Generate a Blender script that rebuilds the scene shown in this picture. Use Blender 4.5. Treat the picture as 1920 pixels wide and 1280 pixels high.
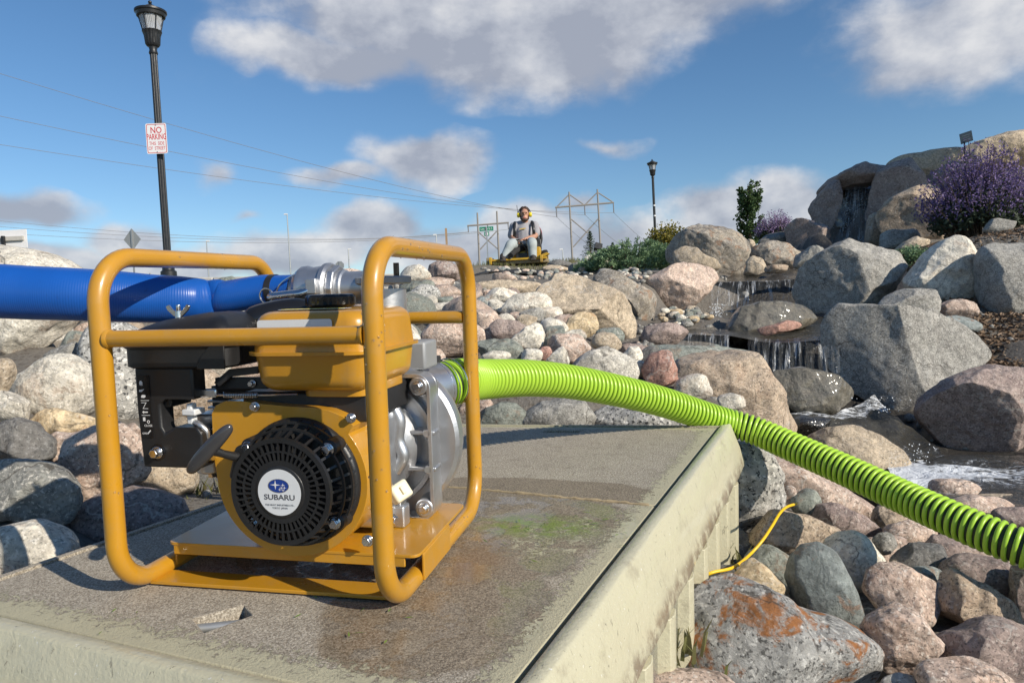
import bpy, bmesh, math, random, zlib
import numpy as np
from mathutils import Vector, Matrix, geometry
R = math.radians
scene = bpy.context.scene
for o in list(bpy.data.objects): bpy.data.objects.remove(o)
COL = scene.collection

# ------------------------------------------------------------------ camera
F = 1350.0                                   # focal length in photo pixels (1920 wide)
ZC = 1.2                                     # eye height
UPC = Vector((-.0505, .998, .040)).normalized()          # world up seen in camera axes
FW = Vector((0, 0, -1)); YC = (FW - UPC * FW.dot(UPC)).normalized(); XC = YC.cross(UPC)
CW = Matrix((XC, YC, UPC))                   # camera axes -> world axes
CAMLOC = Vector((0, 0, ZC))
cam = bpy.data.cameras.new('camera'); cam_o = bpy.data.objects.new('camera', cam); COL.objects.link(cam_o)
cam.sensor_width = 36; cam.lens = 36 * F / 1920; cam.clip_start = .05; cam.clip_end = 5000
cam_o.matrix_world = Matrix.Translation(CAMLOC) @ CW.to_4x4()
scene.camera = cam_o
def at(px, py, d):
    return CAMLOC + CW @ Vector(((px - 960) / F * d, -(py - 640) / F * d, -d))
def ray(px, py): return CW @ Vector(((px - 960) / F, -(py - 640) / F, -1))
def onz(px, py, z):
    r = ray(px, py); return CAMLOC + r * ((z - ZC) / r.z)

# ------------------------------------------------------------------ light and sky
SUN_AZ, SUN_EL = 129, 28                     # azimuth clockwise from the view direction
sd = Vector((math.sin(R(SUN_AZ)) * math.cos(R(SUN_EL)), math.cos(R(SUN_AZ)) * math.cos(R(SUN_EL)), math.sin(R(SUN_EL))))
sl = bpy.data.lights.new('sun', 'SUN'); sl.energy = 4.3; sl.angle = R(.5); sl.color = (1, .92, .79)
so = bpy.data.objects.new('sun', sl); COL.objects.link(so); so.rotation_euler = sd.to_track_quat('Z', 'Y').to_euler(); so.location = (0, 0, 30)
scene.view_settings.view_transform = 'Standard'; scene.view_settings.look = 'None'
scene.view_settings.exposure = 0.28; scene.view_settings.gamma = 1; scene.view_settings.use_curve_mapping = False

world = bpy.data.worlds.new('World'); scene.world = world; world.use_nodes = True
wn = world.node_tree.nodes; wl = world.node_tree.links; wn.clear()
def wnode(t, **k):
    n = wn.new(t)
    for a, b in k.items(): setattr(n, a, b)
    return n
w_out = wnode('ShaderNodeOutputWorld'); w_bg = wnode('ShaderNodeBackground'); w_bg.inputs['Strength'].default_value = .1
sky = wnode('ShaderNodeTexSky', sky_type='NISHITA'); sky.sun_disc = False
sky.sun_elevation = R(SUN_EL); sky.sun_rotation = R(SUN_AZ); sky.air_density = 1.0; sky.dust_density = .05; sky.ozone_density = 3.6
wtc = wnode('ShaderNodeTexCoord')
# cloud banks: direction, half width, half height (degrees of sky), strength
CLOUDS = [(1000, 20, 500, 120, 1.3), (640, 120, 215, 48, 1.0), (1840, 40, 270, 110, .88), (800, 305, 130, 52, 1.1),
          (650, 335, 110, 24, .85), (30, 380, 120, 34, .95), (235, 440, 90, 40, 1.0), (410, 325, 45, 26, .62),
          (1130, 270, 90, 18, .5), (690, 430, 115, 42, 1.05), (520, 470, 190, 46, .95), (1335, 390, 95, 55, 1.1),
          (1470, 380, 110, 58, 1.05), (1180, 455, 230, 62, 1.12), (1100, 380, 60, 24, .6), (480, 405, 40, 12, .6), (160, 500, 260, 40, .9),
          (850, 470, 170, 55, 1.1), (330, 485, 180, 38, 1.05), (60, 470, 150, 40, 1.0), (1000, 420, 120, 40, .9), (2300, 300, 240, 90, 1.0), (-420, 250, 260, 80, 1.0), (1500, -420, 500, 130, 1.0), (100, -500, 420, 120, 1.0)]
def mathn(op, a, b=None, clamp=False):
    n = wnode('ShaderNodeMath', operation=op, use_clamp=clamp)
    for i, v in enumerate((a, b)):
        if v is None: continue
        if isinstance(v, (int, float)): n.inputs[i].default_value = v
        else: wl.new(v, n.inputs[i])
    return n.outputs[0]
def wnoise(vec, scale, detail, rough=.55):
    n = wnode('ShaderNodeTexNoise'); n.inputs['Scale'].default_value = scale; n.inputs['Detail'].default_value = detail; n.inputs['Roughness'].default_value = rough
    wl.new(vec, n.inputs['Vector']); return n
def vadd(vec, off):
    n = wnode('ShaderNodeVectorMath', operation='ADD'); wl.new(vec, n.inputs[0]); n.inputs[1].default_value = off; return n.outputs[0]
dirv = wtc.outputs['Generated']
# flatten noise so clouds stretch sideways, and warp the banks with it
stretch = wnode('ShaderNodeVectorMath', operation='MULTIPLY'); wl.new(dirv, stretch.inputs[0]); stretch.inputs[1].default_value = (1, 1, 1.5)
nz_big = wnoise(stretch.outputs[0], 7.0, 8, .56)
lit_off = (CW @ Vector((.045, .05, .0)))
nz_lit = wnoise(vadd(stretch.outputs[0], lit_off), 7.0, 8, .56)
warp = wnoise(dirv, 5.0, 3)
wsub = wnode('ShaderNodeVectorMath', operation='SUBTRACT'); wl.new(warp.outputs['Color'], wsub.inputs[0]); wsub.inputs[1].default_value = (.5, .5, .5)
wsc = wnode('ShaderNodeVectorMath', operation='SCALE'); wl.new(wsub.outputs[0], wsc.inputs[0]); wsc.inputs['Scale'].default_value = .10
wad = wnode('ShaderNodeVectorMath', operation='ADD'); wl.new(dirv, wad.inputs[0]); wl.new(wsc.outputs[0], wad.inputs[1])
cover = None; height = None
for (px, py, rx, ry, s) in CLOUDS:
    c = ray(px, py).normalized()
    zx = c.copy(); up = (Vector((0, 0, 1)) - c * c.z).normalized(); rt_ = zx.cross(up)
    m = Matrix((rt_, up, c)).transposed()
    mp = wnode('ShaderNodeMapping', vector_type='TEXTURE'); wl.new(wad.outputs[0], mp.inputs['Vector'])
    mp.inputs['Location'].default_value = c; mp.inputs['Rotation'].default_value = m.to_euler()
    k = 1 / (Vector(((px - 960) / F, (py - 640) / F, 1)).length) ; k2 = k
    mp.inputs['Scale'].default_value = (rx / F * k * 1.35, ry / F * k2 * 1.35, .5)
    ln = wnode('ShaderNodeVectorMath', operation='LENGTH'); wl.new(mp.outputs[0], ln.inputs[0])
    b = mathn('MULTIPLY', mathn('SUBTRACT', 1.0, ln.outputs['Value'], True), s)
    sx = wnode('ShaderNodeSeparateXYZ'); wl.new(mp.outputs[0], sx.inputs[0])
    hh = mathn('MULTIPLY', b, sx.outputs['Y'])
    cover = b if cover is None else mathn('MAXIMUM', cover, b)
    height = hh if height is None else mathn('ADD', height, hh)
far = mathn('MULTIPLY', mathn('SUBTRACT', wnoise(dirv, 2.1, 2).outputs['Fac'], .52, True), 1.0)   # scattered cloud over the rest of the sky
cover = mathn('MAXIMUM', cover, far)
dens = mathn('ADD', mathn('MULTIPLY', cover, 1.5), mathn('MULTIPLY', mathn('SUBTRACT', nz_big.outputs['Fac'], .5), 1.75))
dens = mathn('MULTIPLY', dens, mathn('MULTIPLY', cover, 9.0, True))
mr = wnode('ShaderNodeMapRange', interpolation_type='SMOOTHERSTEP'); wl.new(dens, mr.inputs['Value'])
mr.inputs['From Min'].default_value = .12; mr.inputs['From Max'].default_value = .95
shade = mathn('ADD', mathn('MULTIPLY', mathn('SUBTRACT', nz_big.outputs['Fac'], nz_lit.outputs['Fac']), 2.6), mathn('ADD', mathn('MULTIPLY', height, .55), .50))
shade = mathn('SUBTRACT', shade, mathn('MULTIPLY', cover, .10), True)
cr = wnode('ShaderNodeValToRGB'); wl.new(shade, cr.inputs[0])
cr.color_ramp.elements[0].position = .12; cr.color_ramp.elements[0].color = (3.1, 3.35, 4.0, 1)
cr.color_ramp.elements[1].position = .95; cr.color_ramp.elements[1].color = (6.5, 6.5, 6.6, 1)
e = cr.color_ramp.elements.new(.5); e.color = (4.5, 4.7, 5.2, 1)
wmix = wnode('ShaderNodeMix', data_type='RGBA'); wl.new(mathn('MULTIPLY', mr.outputs[0], .93), wmix.inputs['Factor'])
whs = wnode('ShaderNodeHueSaturation'); whs.inputs['Saturation'].default_value = 1.13; whs.inputs['Value'].default_value = .95; wl.new(sky.outputs[0], whs.inputs['Color'])
wl.new(whs.outputs[0], wmix.inputs['A']); wl.new(cr.outputs[0], wmix.inputs['B'])
wl.new(wmix.outputs['Result'], w_bg.inputs['Color']); wl.new(w_bg.outputs[0], w_out.inputs['Surface'])

# ------------------------------------------------------------------ materials
def newmat(name):
    m = bpy.data.materials.new(name); m.use_nodes = True
    nt = m.node_tree; b = nt.nodes['Principled BSDF']; return m, nt, b
class NT:
    """small node helper"""
    def __init__(s, nt): s.nt = nt; s.n = nt.nodes; s.l = nt.links
    def put(s, sock, v):
        if v is None: return
        if isinstance(v, (int, float)): sock.default_value = v
        elif isinstance(v, tuple): sock.default_value = v if len(v) == len(sock.default_value) else v + (1,)
        else: s.l.new(v, sock)
    def math(s, op, a, b=None, clamp=False, c=None):
        n = s.n.new('ShaderNodeMath'); n.operation = op; n.use_clamp = clamp
        for i, v in enumerate((a, b, c)): s.put(n.inputs[i], v)
        return n.outputs[0]
    def noise(s, vec, scale, detail=4, rough=.55, dist=0, out='Fac'):
        n = s.n.new('ShaderNodeTexNoise'); n.inputs['Scale'].default_value = scale; n.inputs['Detail'].default_value = detail
        n.inputs['Roughness'].default_value = rough; n.inputs['Distortion'].default_value = dist
        if vec is not None: s.l.new(vec, n.inputs['Vector'])
        return n.outputs[out]
    def voro(s, vec, scale, feature='F1', out='Distance', rnd=1.0):
        n = s.n.new('ShaderNodeTexVoronoi'); n.feature = feature; n.inputs['Scale'].default_value = scale; n.inputs['Randomness'].default_value = rnd
        s.l.new(vec, n.inputs['Vector']); return n.outputs[out]
    def mapr(s, v, a, b, c=0., d=1., smooth=True):
        n = s.n.new('ShaderNodeMapRange'); n.interpolation_type = 'SMOOTHSTEP' if smooth else 'LINEAR'
        s.put(n.inputs['Value'], v)
        for k, x in (('From Min', a), ('From Max', b), ('To Min', c), ('To Max', d)): s.put(n.inputs[k], x)
        return n.outputs[0]
    def mix(s, f, a, b, mode='MIX'):
        n = s.n.new('ShaderNodeMix'); n.data_type = 'RGBA'; n.blend_type = mode
        s.put(n.inputs['Factor'], f); s.put(n.inputs['A'], a); s.put(n.inputs['B'], b); return n.outputs['Result']
    def obj(s): return s.n.new('ShaderNodeTexCoord').outputs['Object']
    def gen(s): return s.n.new('ShaderNodeTexCoord').outputs['Generated']
    def rnd(s): return s.n.new('ShaderNodeObjectInfo').outputs['Random']
    def vmath(s, op, a, b=None, scale=None):
        n = s.n.new('ShaderNodeVectorMath'); n.operation = op; s.put(n.inputs[0], a)
        if b is not None: s.put(n.inputs[1], b)
        if scale is not None: s.put(n.inputs['Scale'], scale)
        return n.outputs['Value'] if op in ('DOT_PRODUCT', 'LENGTH', 'DISTANCE') else n.outputs[0]
    def comb(s, x, y, z):
        n = s.n.new('ShaderNodeCombineXYZ')
        for i, v in enumerate((x, y, z)): s.put(n.inputs[i], v)
        return n.outputs[0]
    def sep(s, v):
        n = s.n.new('ShaderNodeSeparateXYZ'); s.l.new(v, n.inputs[0]); return n.outputs
    def bump(s, h, strength=.5, dist=.01, normal=None):
        n = s.n.new('ShaderNodeBump'); n.inputs['Strength'].default_value = strength; n.inputs['Distance'].default_value = dist
        s.l.new(h, n.inputs['Height'])
        if normal is not None: s.l.new(normal, n.inputs['Normal'])
        return n.outputs[0]
MATS = {}
def simple(name, col, rough=.5, metal=0., spec=.5, var=.12, vscale=20, bump=0., bscale=200, coat=0., dirt=0.):
    """a plain coloured material with mottling, slight gloss variation and fine relief"""
    m, nt, b = newmat(name); t = NT(nt); v = t.obj()
    n = t.noise(v, vscale, 5)
    c = t.mix(1.0, col, t.mix(n, (1 - var,) * 3, (1 + var,) * 3), 'MULTIPLY')
    if dirt:
        dm = t.mapr(t.noise(v, vscale * .7, 8, .7), .52, .72, 0, dirt); c = t.mix(dm, c, (.16, .13, .09))
    nt.links.new(c, b.inputs['Base Color'])
    nt.links.new(t.mapr(n, .3, .7, max(rough - .07, .02), rough + .09), b.inputs['Roughness'])
    b.inputs['Metallic'].default_value = metal; b.inputs['Specular IOR Level'].default_value = spec; b.inputs['Coat Weight'].default_value = coat
    b.inputs['Coat Roughness'].default_value = .12
    if bump: nt.links.new(t.bump(t.noise(v, bscale, 4), bump, .002), b.inputs['Normal'])
    MATS[name] = m; return m
def rock_mat(name, c1, c2, speck=(.03, .03, .03), samt=.5, light=(.6, .58, .54), lamt=.35, rust=0., bands=0., bandc=(.1, .1, .1), rough=.85, bump=.6, wet=False, grain=1.0):
    m, nt, b = newmat(name); t = NT(nt)
    off = t.vmath('SCALE', (7.3, 3.1, 5.7), None, t.math('MULTIPLY', t.rnd(), 9.0))
    v = t.vmath('ADD', t.obj(), off)
    n1 = t.noise(v, 7, 8, .65, .6); c = t.mix(t.mapr(n1, .32, .68), c1, c2)
    n2 = t.noise(v, 38, 6, .65); c = t.mix(1.0, c, t.mix(t.mapr(n2, .25, .75), (.62,) * 3, (1.32,) * 3), 'MULTIPLY')
    if bands:
        mp = nt.nodes.new('ShaderNodeMapping'); nt.links.new(v, mp.inputs['Vector']); mp.inputs['Rotation'].default_value = (.5, .4, .6); mp.inputs['Scale'].default_value = (2, 2, 22)
        bn = t.noise(mp.outputs[0], 1.6, 6, .6, 1.2); c = t.mix(t.mapr(bn, .5, .68, 0, bands), c, bandc)
    s1 = t.noise(v, 150 * grain, 3, .6); c = t.mix(t.mapr(s1, .54, .63, 0, min(samt * 1.3, .95)), c, speck)
    s2 = t.noise(t.vmath('ADD', v, (3, 4, 5)), 125 * grain, 3, .6); c = t.mix(t.mapr(s2, .55, .64, 0, min(lamt * 1.4, .9)), c, light)
    st = t.noise(v, 13, 9, .7, .4); c = t.mix(t.mapr(st, .58, .8, 0, .5), c, t.mix(.6, c, (.07, .06, .045)))      # weathering blotches
    if rust:
        rn = t.noise(t.vmath('ADD', v, (11, 2, 8)), 12, 11, .7, .5); rm = t.math('MULTIPLY', t.mapr(rn,   .545 - (.03 if rust >= 1 else 0), .60, 0, rust), t.mapr(t.noise(v, 70, 4, .7), .30, .5, .35, 1))
        c = t.mix(rm, c, t.mix(t.noise(v, 90, 4), (.33, .13, .035), (.10, .045, .02)))
    hs = nt.nodes.new('ShaderNodeHueSaturation'); nt.links.new(c, hs.inputs['Color']); nt.links.new(t.mapr(t.rnd(), 0, 1, (.85 if wet else 1.22), (1.1 if wet else 1.56), False), hs.inputs['Value'])
    hs.inputs['Saturation'].default_value = .95
    wm_ = t.mix(1.0, hs.outputs[0], (1.07, 1.04, .985), 'MULTIPLY')
    cw_ = t.voro(t.vmath('ADD', v, t.vmath('SCALE', t.noise(v, 7, 5, out='Color'), None, .16)), 4.2, 'DISTANCE_TO_EDGE')
    ck = t.math('MULTIPLY', t.mapr(cw_, .0, .016, 1, 0), t.mapr(t.noise(v, 5, 3), .50, .60)); wm_ = t.mix(t.math('MULTIPLY', ck, .7), wm_, (.05, .04, .032))
    vn = t.math('MULTIPLY', t.mapr(t.math('ABSOLUTE', t.math('SUBTRACT', t.noise(t.vmath('ADD', v, (2, 7, 1)), 4.5, 5, .55), .5)), 0, .012, 1, 0), t.mapr(t.noise(v, 3.3, 2), .48, .6)); wm_ = t.mix(t.math('MULTIPLY', vn, .55), wm_, (.62, .58, .52) if not wet else (.08, .07, .06))
    nt.links.new(wm_, b.inputs['Base Color'])
    nt.links.new(t.mapr(n2, .3, .7, rough - .12, min(rough + .1, 1)), b.inputs['Roughness'])
    b.inputs['Specular IOR Level'].default_value = .6 if wet else .3
    if wet: b.inputs['Coat Weight'].default_value = .6; b.inputs['Coat Roughness'].default_value = .12
    bp = t.bump(t.noise(v, 18, 12, .72, .4), bump * 1.25, .022); bp = t.bump(s1, .4, .002, bp)
    cr_ = t.voro(t.vmath('ADD', v, t.vmath('SCALE', t.noise(v, 9, 3, out='Color'), None, .12)), 5.5, 'DISTANCE_TO_EDGE')
    bp = t.bump(t.mapr(cr_, 0, .035, 0, 1), .16, .012, bp)
    bp = t.bump(ck, -.6, .01, bp)
    nt.links.new(bp, b.inputs['Normal']); MATS[name] = m; return m
rock_mat('wht', (.56, .53, .465), (.42, .39, .34), samt=.35, lamt=.4, light=(.68, .66, .62), rust=.25)
rock_mat('pnk', (.45, .35, .29), (.31, .235, .20), samt=.45, lamt=.45, light=(.60, .55, .5), rust=.2)
rock_mat('gry', (.27, .265, .25), (.185, .18, .17), samt=.45, lamt=.4, light=(.46, .45, .43))
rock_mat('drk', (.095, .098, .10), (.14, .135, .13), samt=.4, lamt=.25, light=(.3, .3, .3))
rock_mat('grn', (.20, .215, .19), (.145, .165, .155), samt=.35, lamt=.25, light=(.36, .37, .34), rust=.25)
rock_mat('tan', (.40, .33, .245), (.30, .245, .185), samt=.4, lamt=.35, light=(.55, .5, .42))
rock_mat('brn', (.27, .21, .16), (.36, .29, .22), samt=.5, lamt=.35, light=(.5, .44, .37), rust=.15)
rock_mat('pur', (.19, .145, .135), (.27, .215, .195), samt=.45, lamt=.35, light=(.42, .37, .34))
rock_mat('spk', (.34, .335, .32), (.25, .25, .245), speck=(.025, .027, .03), samt=.85, lamt=.6, light=(.58, .57, .55), grain=.62)
rock_mat('blu', (.20, .225, .225), (.155, .18, .18), samt=.25, lamt=.2, light=(.36, .38, .38), rust=.45)
rock_mat('rst', (.27, .27, .265), (.20, .20, .20), samt=.6, lamt=.5, light=(.45, .45, .44), rust=1.0, grain=.8)
rock_mat('ylw', (.50, .40, .26), (.38, .29, .18), samt=.25, lamt=.4, light=(.62, .55, .42), rust=.5)
rock_mat('red', (.36, .20, .16), (.27, .16, .135), samt=.4, lamt=.4, light=(.5, .38, .33))
rock_mat('str', (.30, .26, .21), (.20, .185, .17), samt=.3, lamt=.3, bands=.85, bandc=(.075, .07, .065), rust=.5)
rock_mat('bnd', (.42, .40, .36), (.30, .285, .26), samt=.35, lamt=.4, bands=.6, bandc=(.16, .155, .15))
rock_mat('gbn', (.20, .205, .195), (.15, .15, .145), samt=.3, lamt=.3, bands=.7, bandc=(.30, .29, .27))
rock_mat('wet', (.032, .028, .022), (.016, .015, .014), samt=.3, lamt=.15, light=(.10, .095, .085), rough=.25, wet=True)
rock_mat('wgr', (.16, .14, .105), (.10, .095, .075), samt=.35, lamt=.2, light=(.3, .28, .24), rough=.42, wet=True)

# yellow enamel
def paint(name, col):
    m, nt, b = newmat(name); t = NT(nt); v = t.obj()
    n = t.noise(v, 9, 4); c = t.mix(t.mapr(n, .3, .7), col, tuple(x * .9 for x in col))
    chips = t.mapr(t.noise(v, 95, 5, .72), .72, .735); c = t.mix(chips, c, (.10, .085, .07))
    dust = t.mapr(t.noise(v, 24, 9, .75), .46, .75, 0, .34); c = t.mix(dust, c, (.36, .26, .13))
    nt.links.new(c, b.inputs['Base Color']); nt.links.new(t.mapr(n, .3, .7, .26, .40), b.inputs['Roughness'])
    b.inputs['Coat Weight'].default_value = .55; b.inputs['Coat Roughness'].default_value = .1
    peel = t.noise(v, 260, 2); nt.links.new(t.bump(peel, .06, .001), b.inputs['Normal'])
    MATS[name] = m
paint('yellow_paint', (.54, .262, .016))
simple('black_plastic', (.014, .014, .015), .42, var=.3, bump=.12, bscale=500)
simple('gloss_black', (.012, .012, .013), .16, var=.2)
simple('dark_metal', (.05, .05, .052), .45, .6, dirt=.4)
simple('cast_aluminium', (.52, .53, .55), .38, .85, var=.16, bump=.18, bscale=120, dirt=.25, vscale=14)
simple('polished_steel', (.66, .66, .67), .2, 1.0, var=.1, bump=.05)
simple('grey_paint', (.30, .31, .32), .45, .2, var=.12)
simple('white_decal', (.68, .69, .70), .35, var=.05)
simple('cream_plastic', (.72, .68, .50), .4, var=.06)
simple('ink_dark', (.09, .09, .10), .4, var=.1)
simple('ink_red', (.55, .05, .06), .5, var=.08)
simple('logo_blue', (.012, .045, .25), .3, var=.2)
simple('orange_wire', (.85, .52, .015), .4, var=.06)
simple('black_lamp', (.016, .017, .019), .4, var=.3, bump=.1, bscale=90)
simple('wood', (.35, .23, .13), .8, var=.25)
simple('galvanised', (.42, .43, .43), .45, .7, var=.12)
simple('pole_grey', (.27, .25, .23), .8, var=.15)
simple('wire_grey', (.19, .19, .2), .6)
simple('sign_white', (.74, .73, .73), .45, var=.04)
simple('sign_back', (.33, .34, .34), .5, .5, var=.1)
simple('sign_green', (.0, .20, .11), .4, var=.08)
simple('concrete', (.47, .45, .41), .9, var=.16, bump=.3, bscale=60, dirt=.3)
simple('rubber', (.022, .021, .02), .8, var=.3, bump=.2, bscale=60)
simple('mower_yellow', (.50, .30, .02), .5, var=.25, dirt=.7, vscale=14)
simple('khaki_metal', (.30, .24, .14), .6, var=.2, dirt=.5)
simple('skin', (.46, .25, .17), .5, var=.1)
simple('hair', (.045, .022, .012), .7, var=.3)
simple('shirt', (.34, .33, .35), .9, var=.1, bump=.3, bscale=90)
simple('jeans', (.38, .42, .42), .9, var=.2, bump=.3, bscale=80, dirt=.2)
simple('boot', (.05, .042, .035), .7, var=.3)
simple('muff_yellow', (.75, .6, .02), .4)
simple('bark', (.11, .08, .055), .9, var=.3, bump=.5, bscale=40)
simple('shirt_print', (.55, .38, .08), .8)
simple('plaque', (.22, .30, .36), .3, .3, var=.1)
def leaf(name, c1, c2, trans=.25):
    m, nt, b = newmat(name); t = NT(nt)
    g = nt.nodes.new('ShaderNodeNewGeometry').outputs['Random Per Island']
    c = t.mix(g, c1, c2); nt.links.new(c, b.inputs['Base Color']); b.inputs['Roughness'].default_value = .6
    b.inputs['Specular IOR Level'].default_value = .25
    tr = nt.nodes.new('ShaderNodeBsdfTranslucent'); nt.links.new(c, tr.inputs['Color'])
    mx = nt.nodes.new('ShaderNodeMixShader'); mx.inputs[0].default_value = trans
    nt.links.new(b.outputs[0], mx.inputs[1]); nt.links.new(tr.outputs[0], mx.inputs[2])
    nt.links.new(mx.outputs[0], nt.nodes['Material Output'].inputs['Surface']); MATS[name] = m
leaf('leaf_green', (.045, .085, .03), (.09, .14, .05))
leaf('leaf_juniper', (.13, .22, .11), (.27, .38, .21))
leaf('leaf_yellow', (.14, .14, .025), (.26, .21, .04))
leaf('leaf_spruce', (.05, .085, .055), (.11, .15, .09))
leaf('leaf_sage', (.06, .085, .05), (.10, .12, .08))
leaf('petal_purple', (.12, .085, .22), (.27, .20, .38))
leaf('petal_mauve', (.25, .17, .33), (.38, .28, .44))
leaf('grass_dry', (.22, .19, .09), (.12, .14, .04))
leaf('mulch_chip', (.12, .075, .045), (.30, .21, .14), .0)
leaf('leaf_litter', (.20, .28, .05), (.12, .22, .04))

# ------------------------------------------------------------------ mesh helpers
def link(o, parent=None):
    COL.objects.link(o)
    if parent is not None: o.parent = parent
    return o
def tag(o, label=None, cat=None, group=None, kind=None):
    if label: o['label'] = label
    if cat: o['category'] = cat
    if group: o['group'] = group
    if kind: o['kind'] = kind
    return o
def empty(name, loc=(0, 0, 0), rz=0, mat=None):
    o = bpy.data.objects.new(name, None); link(o)
    if mat is not None: o.matrix_world = mat
    else: o.location = loc; o.rotation_euler = (0, 0, rz)
    o.empty_display_size = .1
    return o
def frame(z, x=None):
    z = Vector(z).normalized(); x = Vector(x) if x is not None else (Vector((1, 0, 0)) if abs(z.x) < .9 else Vector((0, 1, 0)))
    y = z.cross(x).normalized(); x = y.cross(z); return Matrix((x, y, z)).transposed()
class MB:
    def __init__(s): s.v = []; s.f = []
    def add(s, vs, fs):
        o = len(s.v); s.v += [tuple(v) for v in vs]; s.f += [tuple(i + o for i in f) for f in fs]; return s
    def box(s, c, size, rot=None, taper=1.0):
        c = Vector(c); hx, hy, hz = (x / 2 for x in size); vs = []
        for z in (-1, 1):
            k = taper if z > 0 else 1
            for x, y in ((-1, -1), (1, -1), (1, 1), (-1, 1)):
                p = Vector((x * hx * k, y * hy * k, z * hz)); vs.append(c + (rot @ p if rot else p))
        return s.add(vs, [(3, 2, 1, 0), (4, 5, 6, 7), (0, 1, 5, 4), (1, 2, 6, 5), (2, 3, 7, 6), (3, 0, 4, 7)])
    def b2(s, lo, hi): return s.box([(a + b) / 2 for a, b in zip(lo, hi)], [abs(b - a) for a, b in zip(lo, hi)])
    def cyl(s, p0, p1, r0, r1=None, n=24, cap=True):
        r1 = r0 if r1 is None else r1; p0 = Vector(p0); p1 = Vector(p1); m = frame(p1 - p0); vs = []
        for p, r in ((p0, r0), (p1, r1)):
            for i in range(n):
                a = 2 * math.pi * i / n; vs.append(p + m @ Vector((r * math.cos(a), r * math.sin(a), 0)))
        fs = [(i, (i + 1) % n, n + (i + 1) % n, n + i) for i in range(n)]
        if cap: fs += [tuple(range(n - 1, -1, -1)), tuple(range(n, 2 * n))]
        return s.add(vs, fs)
    def tube(s, pts, r, n=12, closed=False, flat=1.0):
        pts = [Vector(p) for p in pts]; k = len(pts); rs = r if isinstance(r, (list, tuple)) else [r] * k
        vs = []; prev = None
        for i, p in enumerate(pts):
            if closed: tg = pts[(i + 1) % k] - pts[i - 1]
            else: tg = pts[min(i + 1, k - 1)] - pts[max(i - 1, 0)]
            tg.normalize()
            if prev is None: m = frame(tg); x = m.col[0]
            else:
                x = (prev - tg * prev.dot(tg)); x.normalize()
            prev = Vector(x); y = tg.cross(x)
            for j in range(n):
                a = 2 * math.pi * j / n; vs.append(p + x * (rs[i] * math.cos(a)) + y * (rs[i] * flat * math.sin(a)))
        fs = []
        for i in range(k if closed else k - 1):
            a, b = i * n, ((i + 1) % k) * n
            fs += [(a + j, a + (j + 1) % n, b + (j + 1) % n, b + j) for j in range(n)]
        if not closed: fs += [tuple(range(n - 1, -1, -1)), tuple(range((k - 1) * n, k * n))]
        return s.add(vs, fs)
    def lathe(s, prof, c, axis, n=40, flute=None):
        """prof: (distance along axis, radius)"""
        c = Vector(c); m = frame(axis); vs = []
        for h, r in prof:
            for j in range(n):
                a = 2 * math.pi * j / n; rr = r * (flute(j) if flute else 1); vs.append(c + m @ Vector((rr * math.cos(a), rr * math.sin(a), h)))
        k = len(prof); fs = []
        for i in range(k - 1): fs += [(i * n + j, i * n + (j + 1) % n, (i + 1) * n + (j + 1) % n, (i + 1) * n + j) for j in range(n)]
        fs += [tuple(range(n - 1, -1, -1)), tuple(range((k - 1) * n, k * n))]
        return s.add(vs, fs)
    def prism(s, poly, c, ax, ay, depth, holes=()):
        """polygon in the plane (ax, ay), extruded along ax x ay by depth"""
        c = Vector(c); ax = Vector(ax); ay = Vector(ay); nz = ax.cross(ay).normalized()
        loops = [list(poly)] + [list(h) for h in holes]
        tri = geometry.tessellate_polygon([[Vector((p[0], p[1], 0)) for p in l] for l in loops])
        flat = [p for l in loops for p in l]; n = len(flat)
        vs = [c + ax * p[0] + ay * p[1] for p in flat] + [c + ax * p[0] + ay * p[1] + nz * depth for p in flat]
        fs = []
        for t in tri:
            a, b, d = (Vector((flat[i][0], flat[i][1])) for i in t)
            t = tuple(t) if (b - a).cross(d - a) > 0 else tuple(reversed(t))
            fs += [tuple(reversed(t)), tuple(i + n for i in t)]
        o = 0
        for l in loops:
            k = len(l); area = sum(l[i][0] * l[(i + 1) % k][1] - l[(i + 1) % k][0] * l[i][1] for i in range(k))
            ccw = area > 0; hole = o > 0
            for i in range(k):
                a, b = o + i, o + (i + 1) % k
                q = (a, b, b + n, a + n); fs.append(q if ccw != hole else tuple(reversed(q)))
            o += k
        return s.add(vs, fs)
    def sphere(s, c, r, n=16, scale=(1, 1, 1)):
        c = Vector(c); vs = []; k = n // 2
        for i in range(k + 1):
            ph = math.pi * i / k
            for j in range(n):
                th = 2 * math.pi * j / n; vs.append(c + Vector((r * scale[0] * math.sin(ph) * math.cos(th), r * scale[1] * math.sin(ph) * math.sin(th), r * scale[2] * math.cos(ph))))
        fs = []
        for i in range(k): fs += [((i + 1) * n + j, (i + 1) * n + (j + 1) % n, i * n + (j + 1) % n, i * n + j) for j in range(n)]
        return s.add(vs, fs)
    def build(s, name, mat, parent=None, bevel=0, seg=2, angle=38, smooth=True, weld=False):
        me = bpy.data.meshes.new(name); me.from_pydata(s.v, [], s.f); me.update()
        if weld or bevel:
            bm = bmesh.new(); bm.from_mesh(me); bmesh.ops.remove_doubles(bm, verts=bm.verts, dist=1e-6); bmesh.ops.dissolve_degenerate(bm, dist=1e-7, edges=bm.edges); bm.to_mesh(me); bm.free()
        if smooth:
            me.polygons.foreach_set('use_smooth', [True] * len(me.polygons)); me.set_sharp_from_angle(angle=R(angle))
        me.materials.append(MATS[mat] if isinstance(mat, str) else mat)
        o = bpy.data.objects.new(name, me); link(o, parent)
        if bevel:
            b = o.modifiers.new('bevel', 'BEVEL'); b.width = bevel; b.segments = seg; b.limit_method = 'ANGLE'; b.angle_limit = R(35); b.harden_normals = False
        return o
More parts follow.
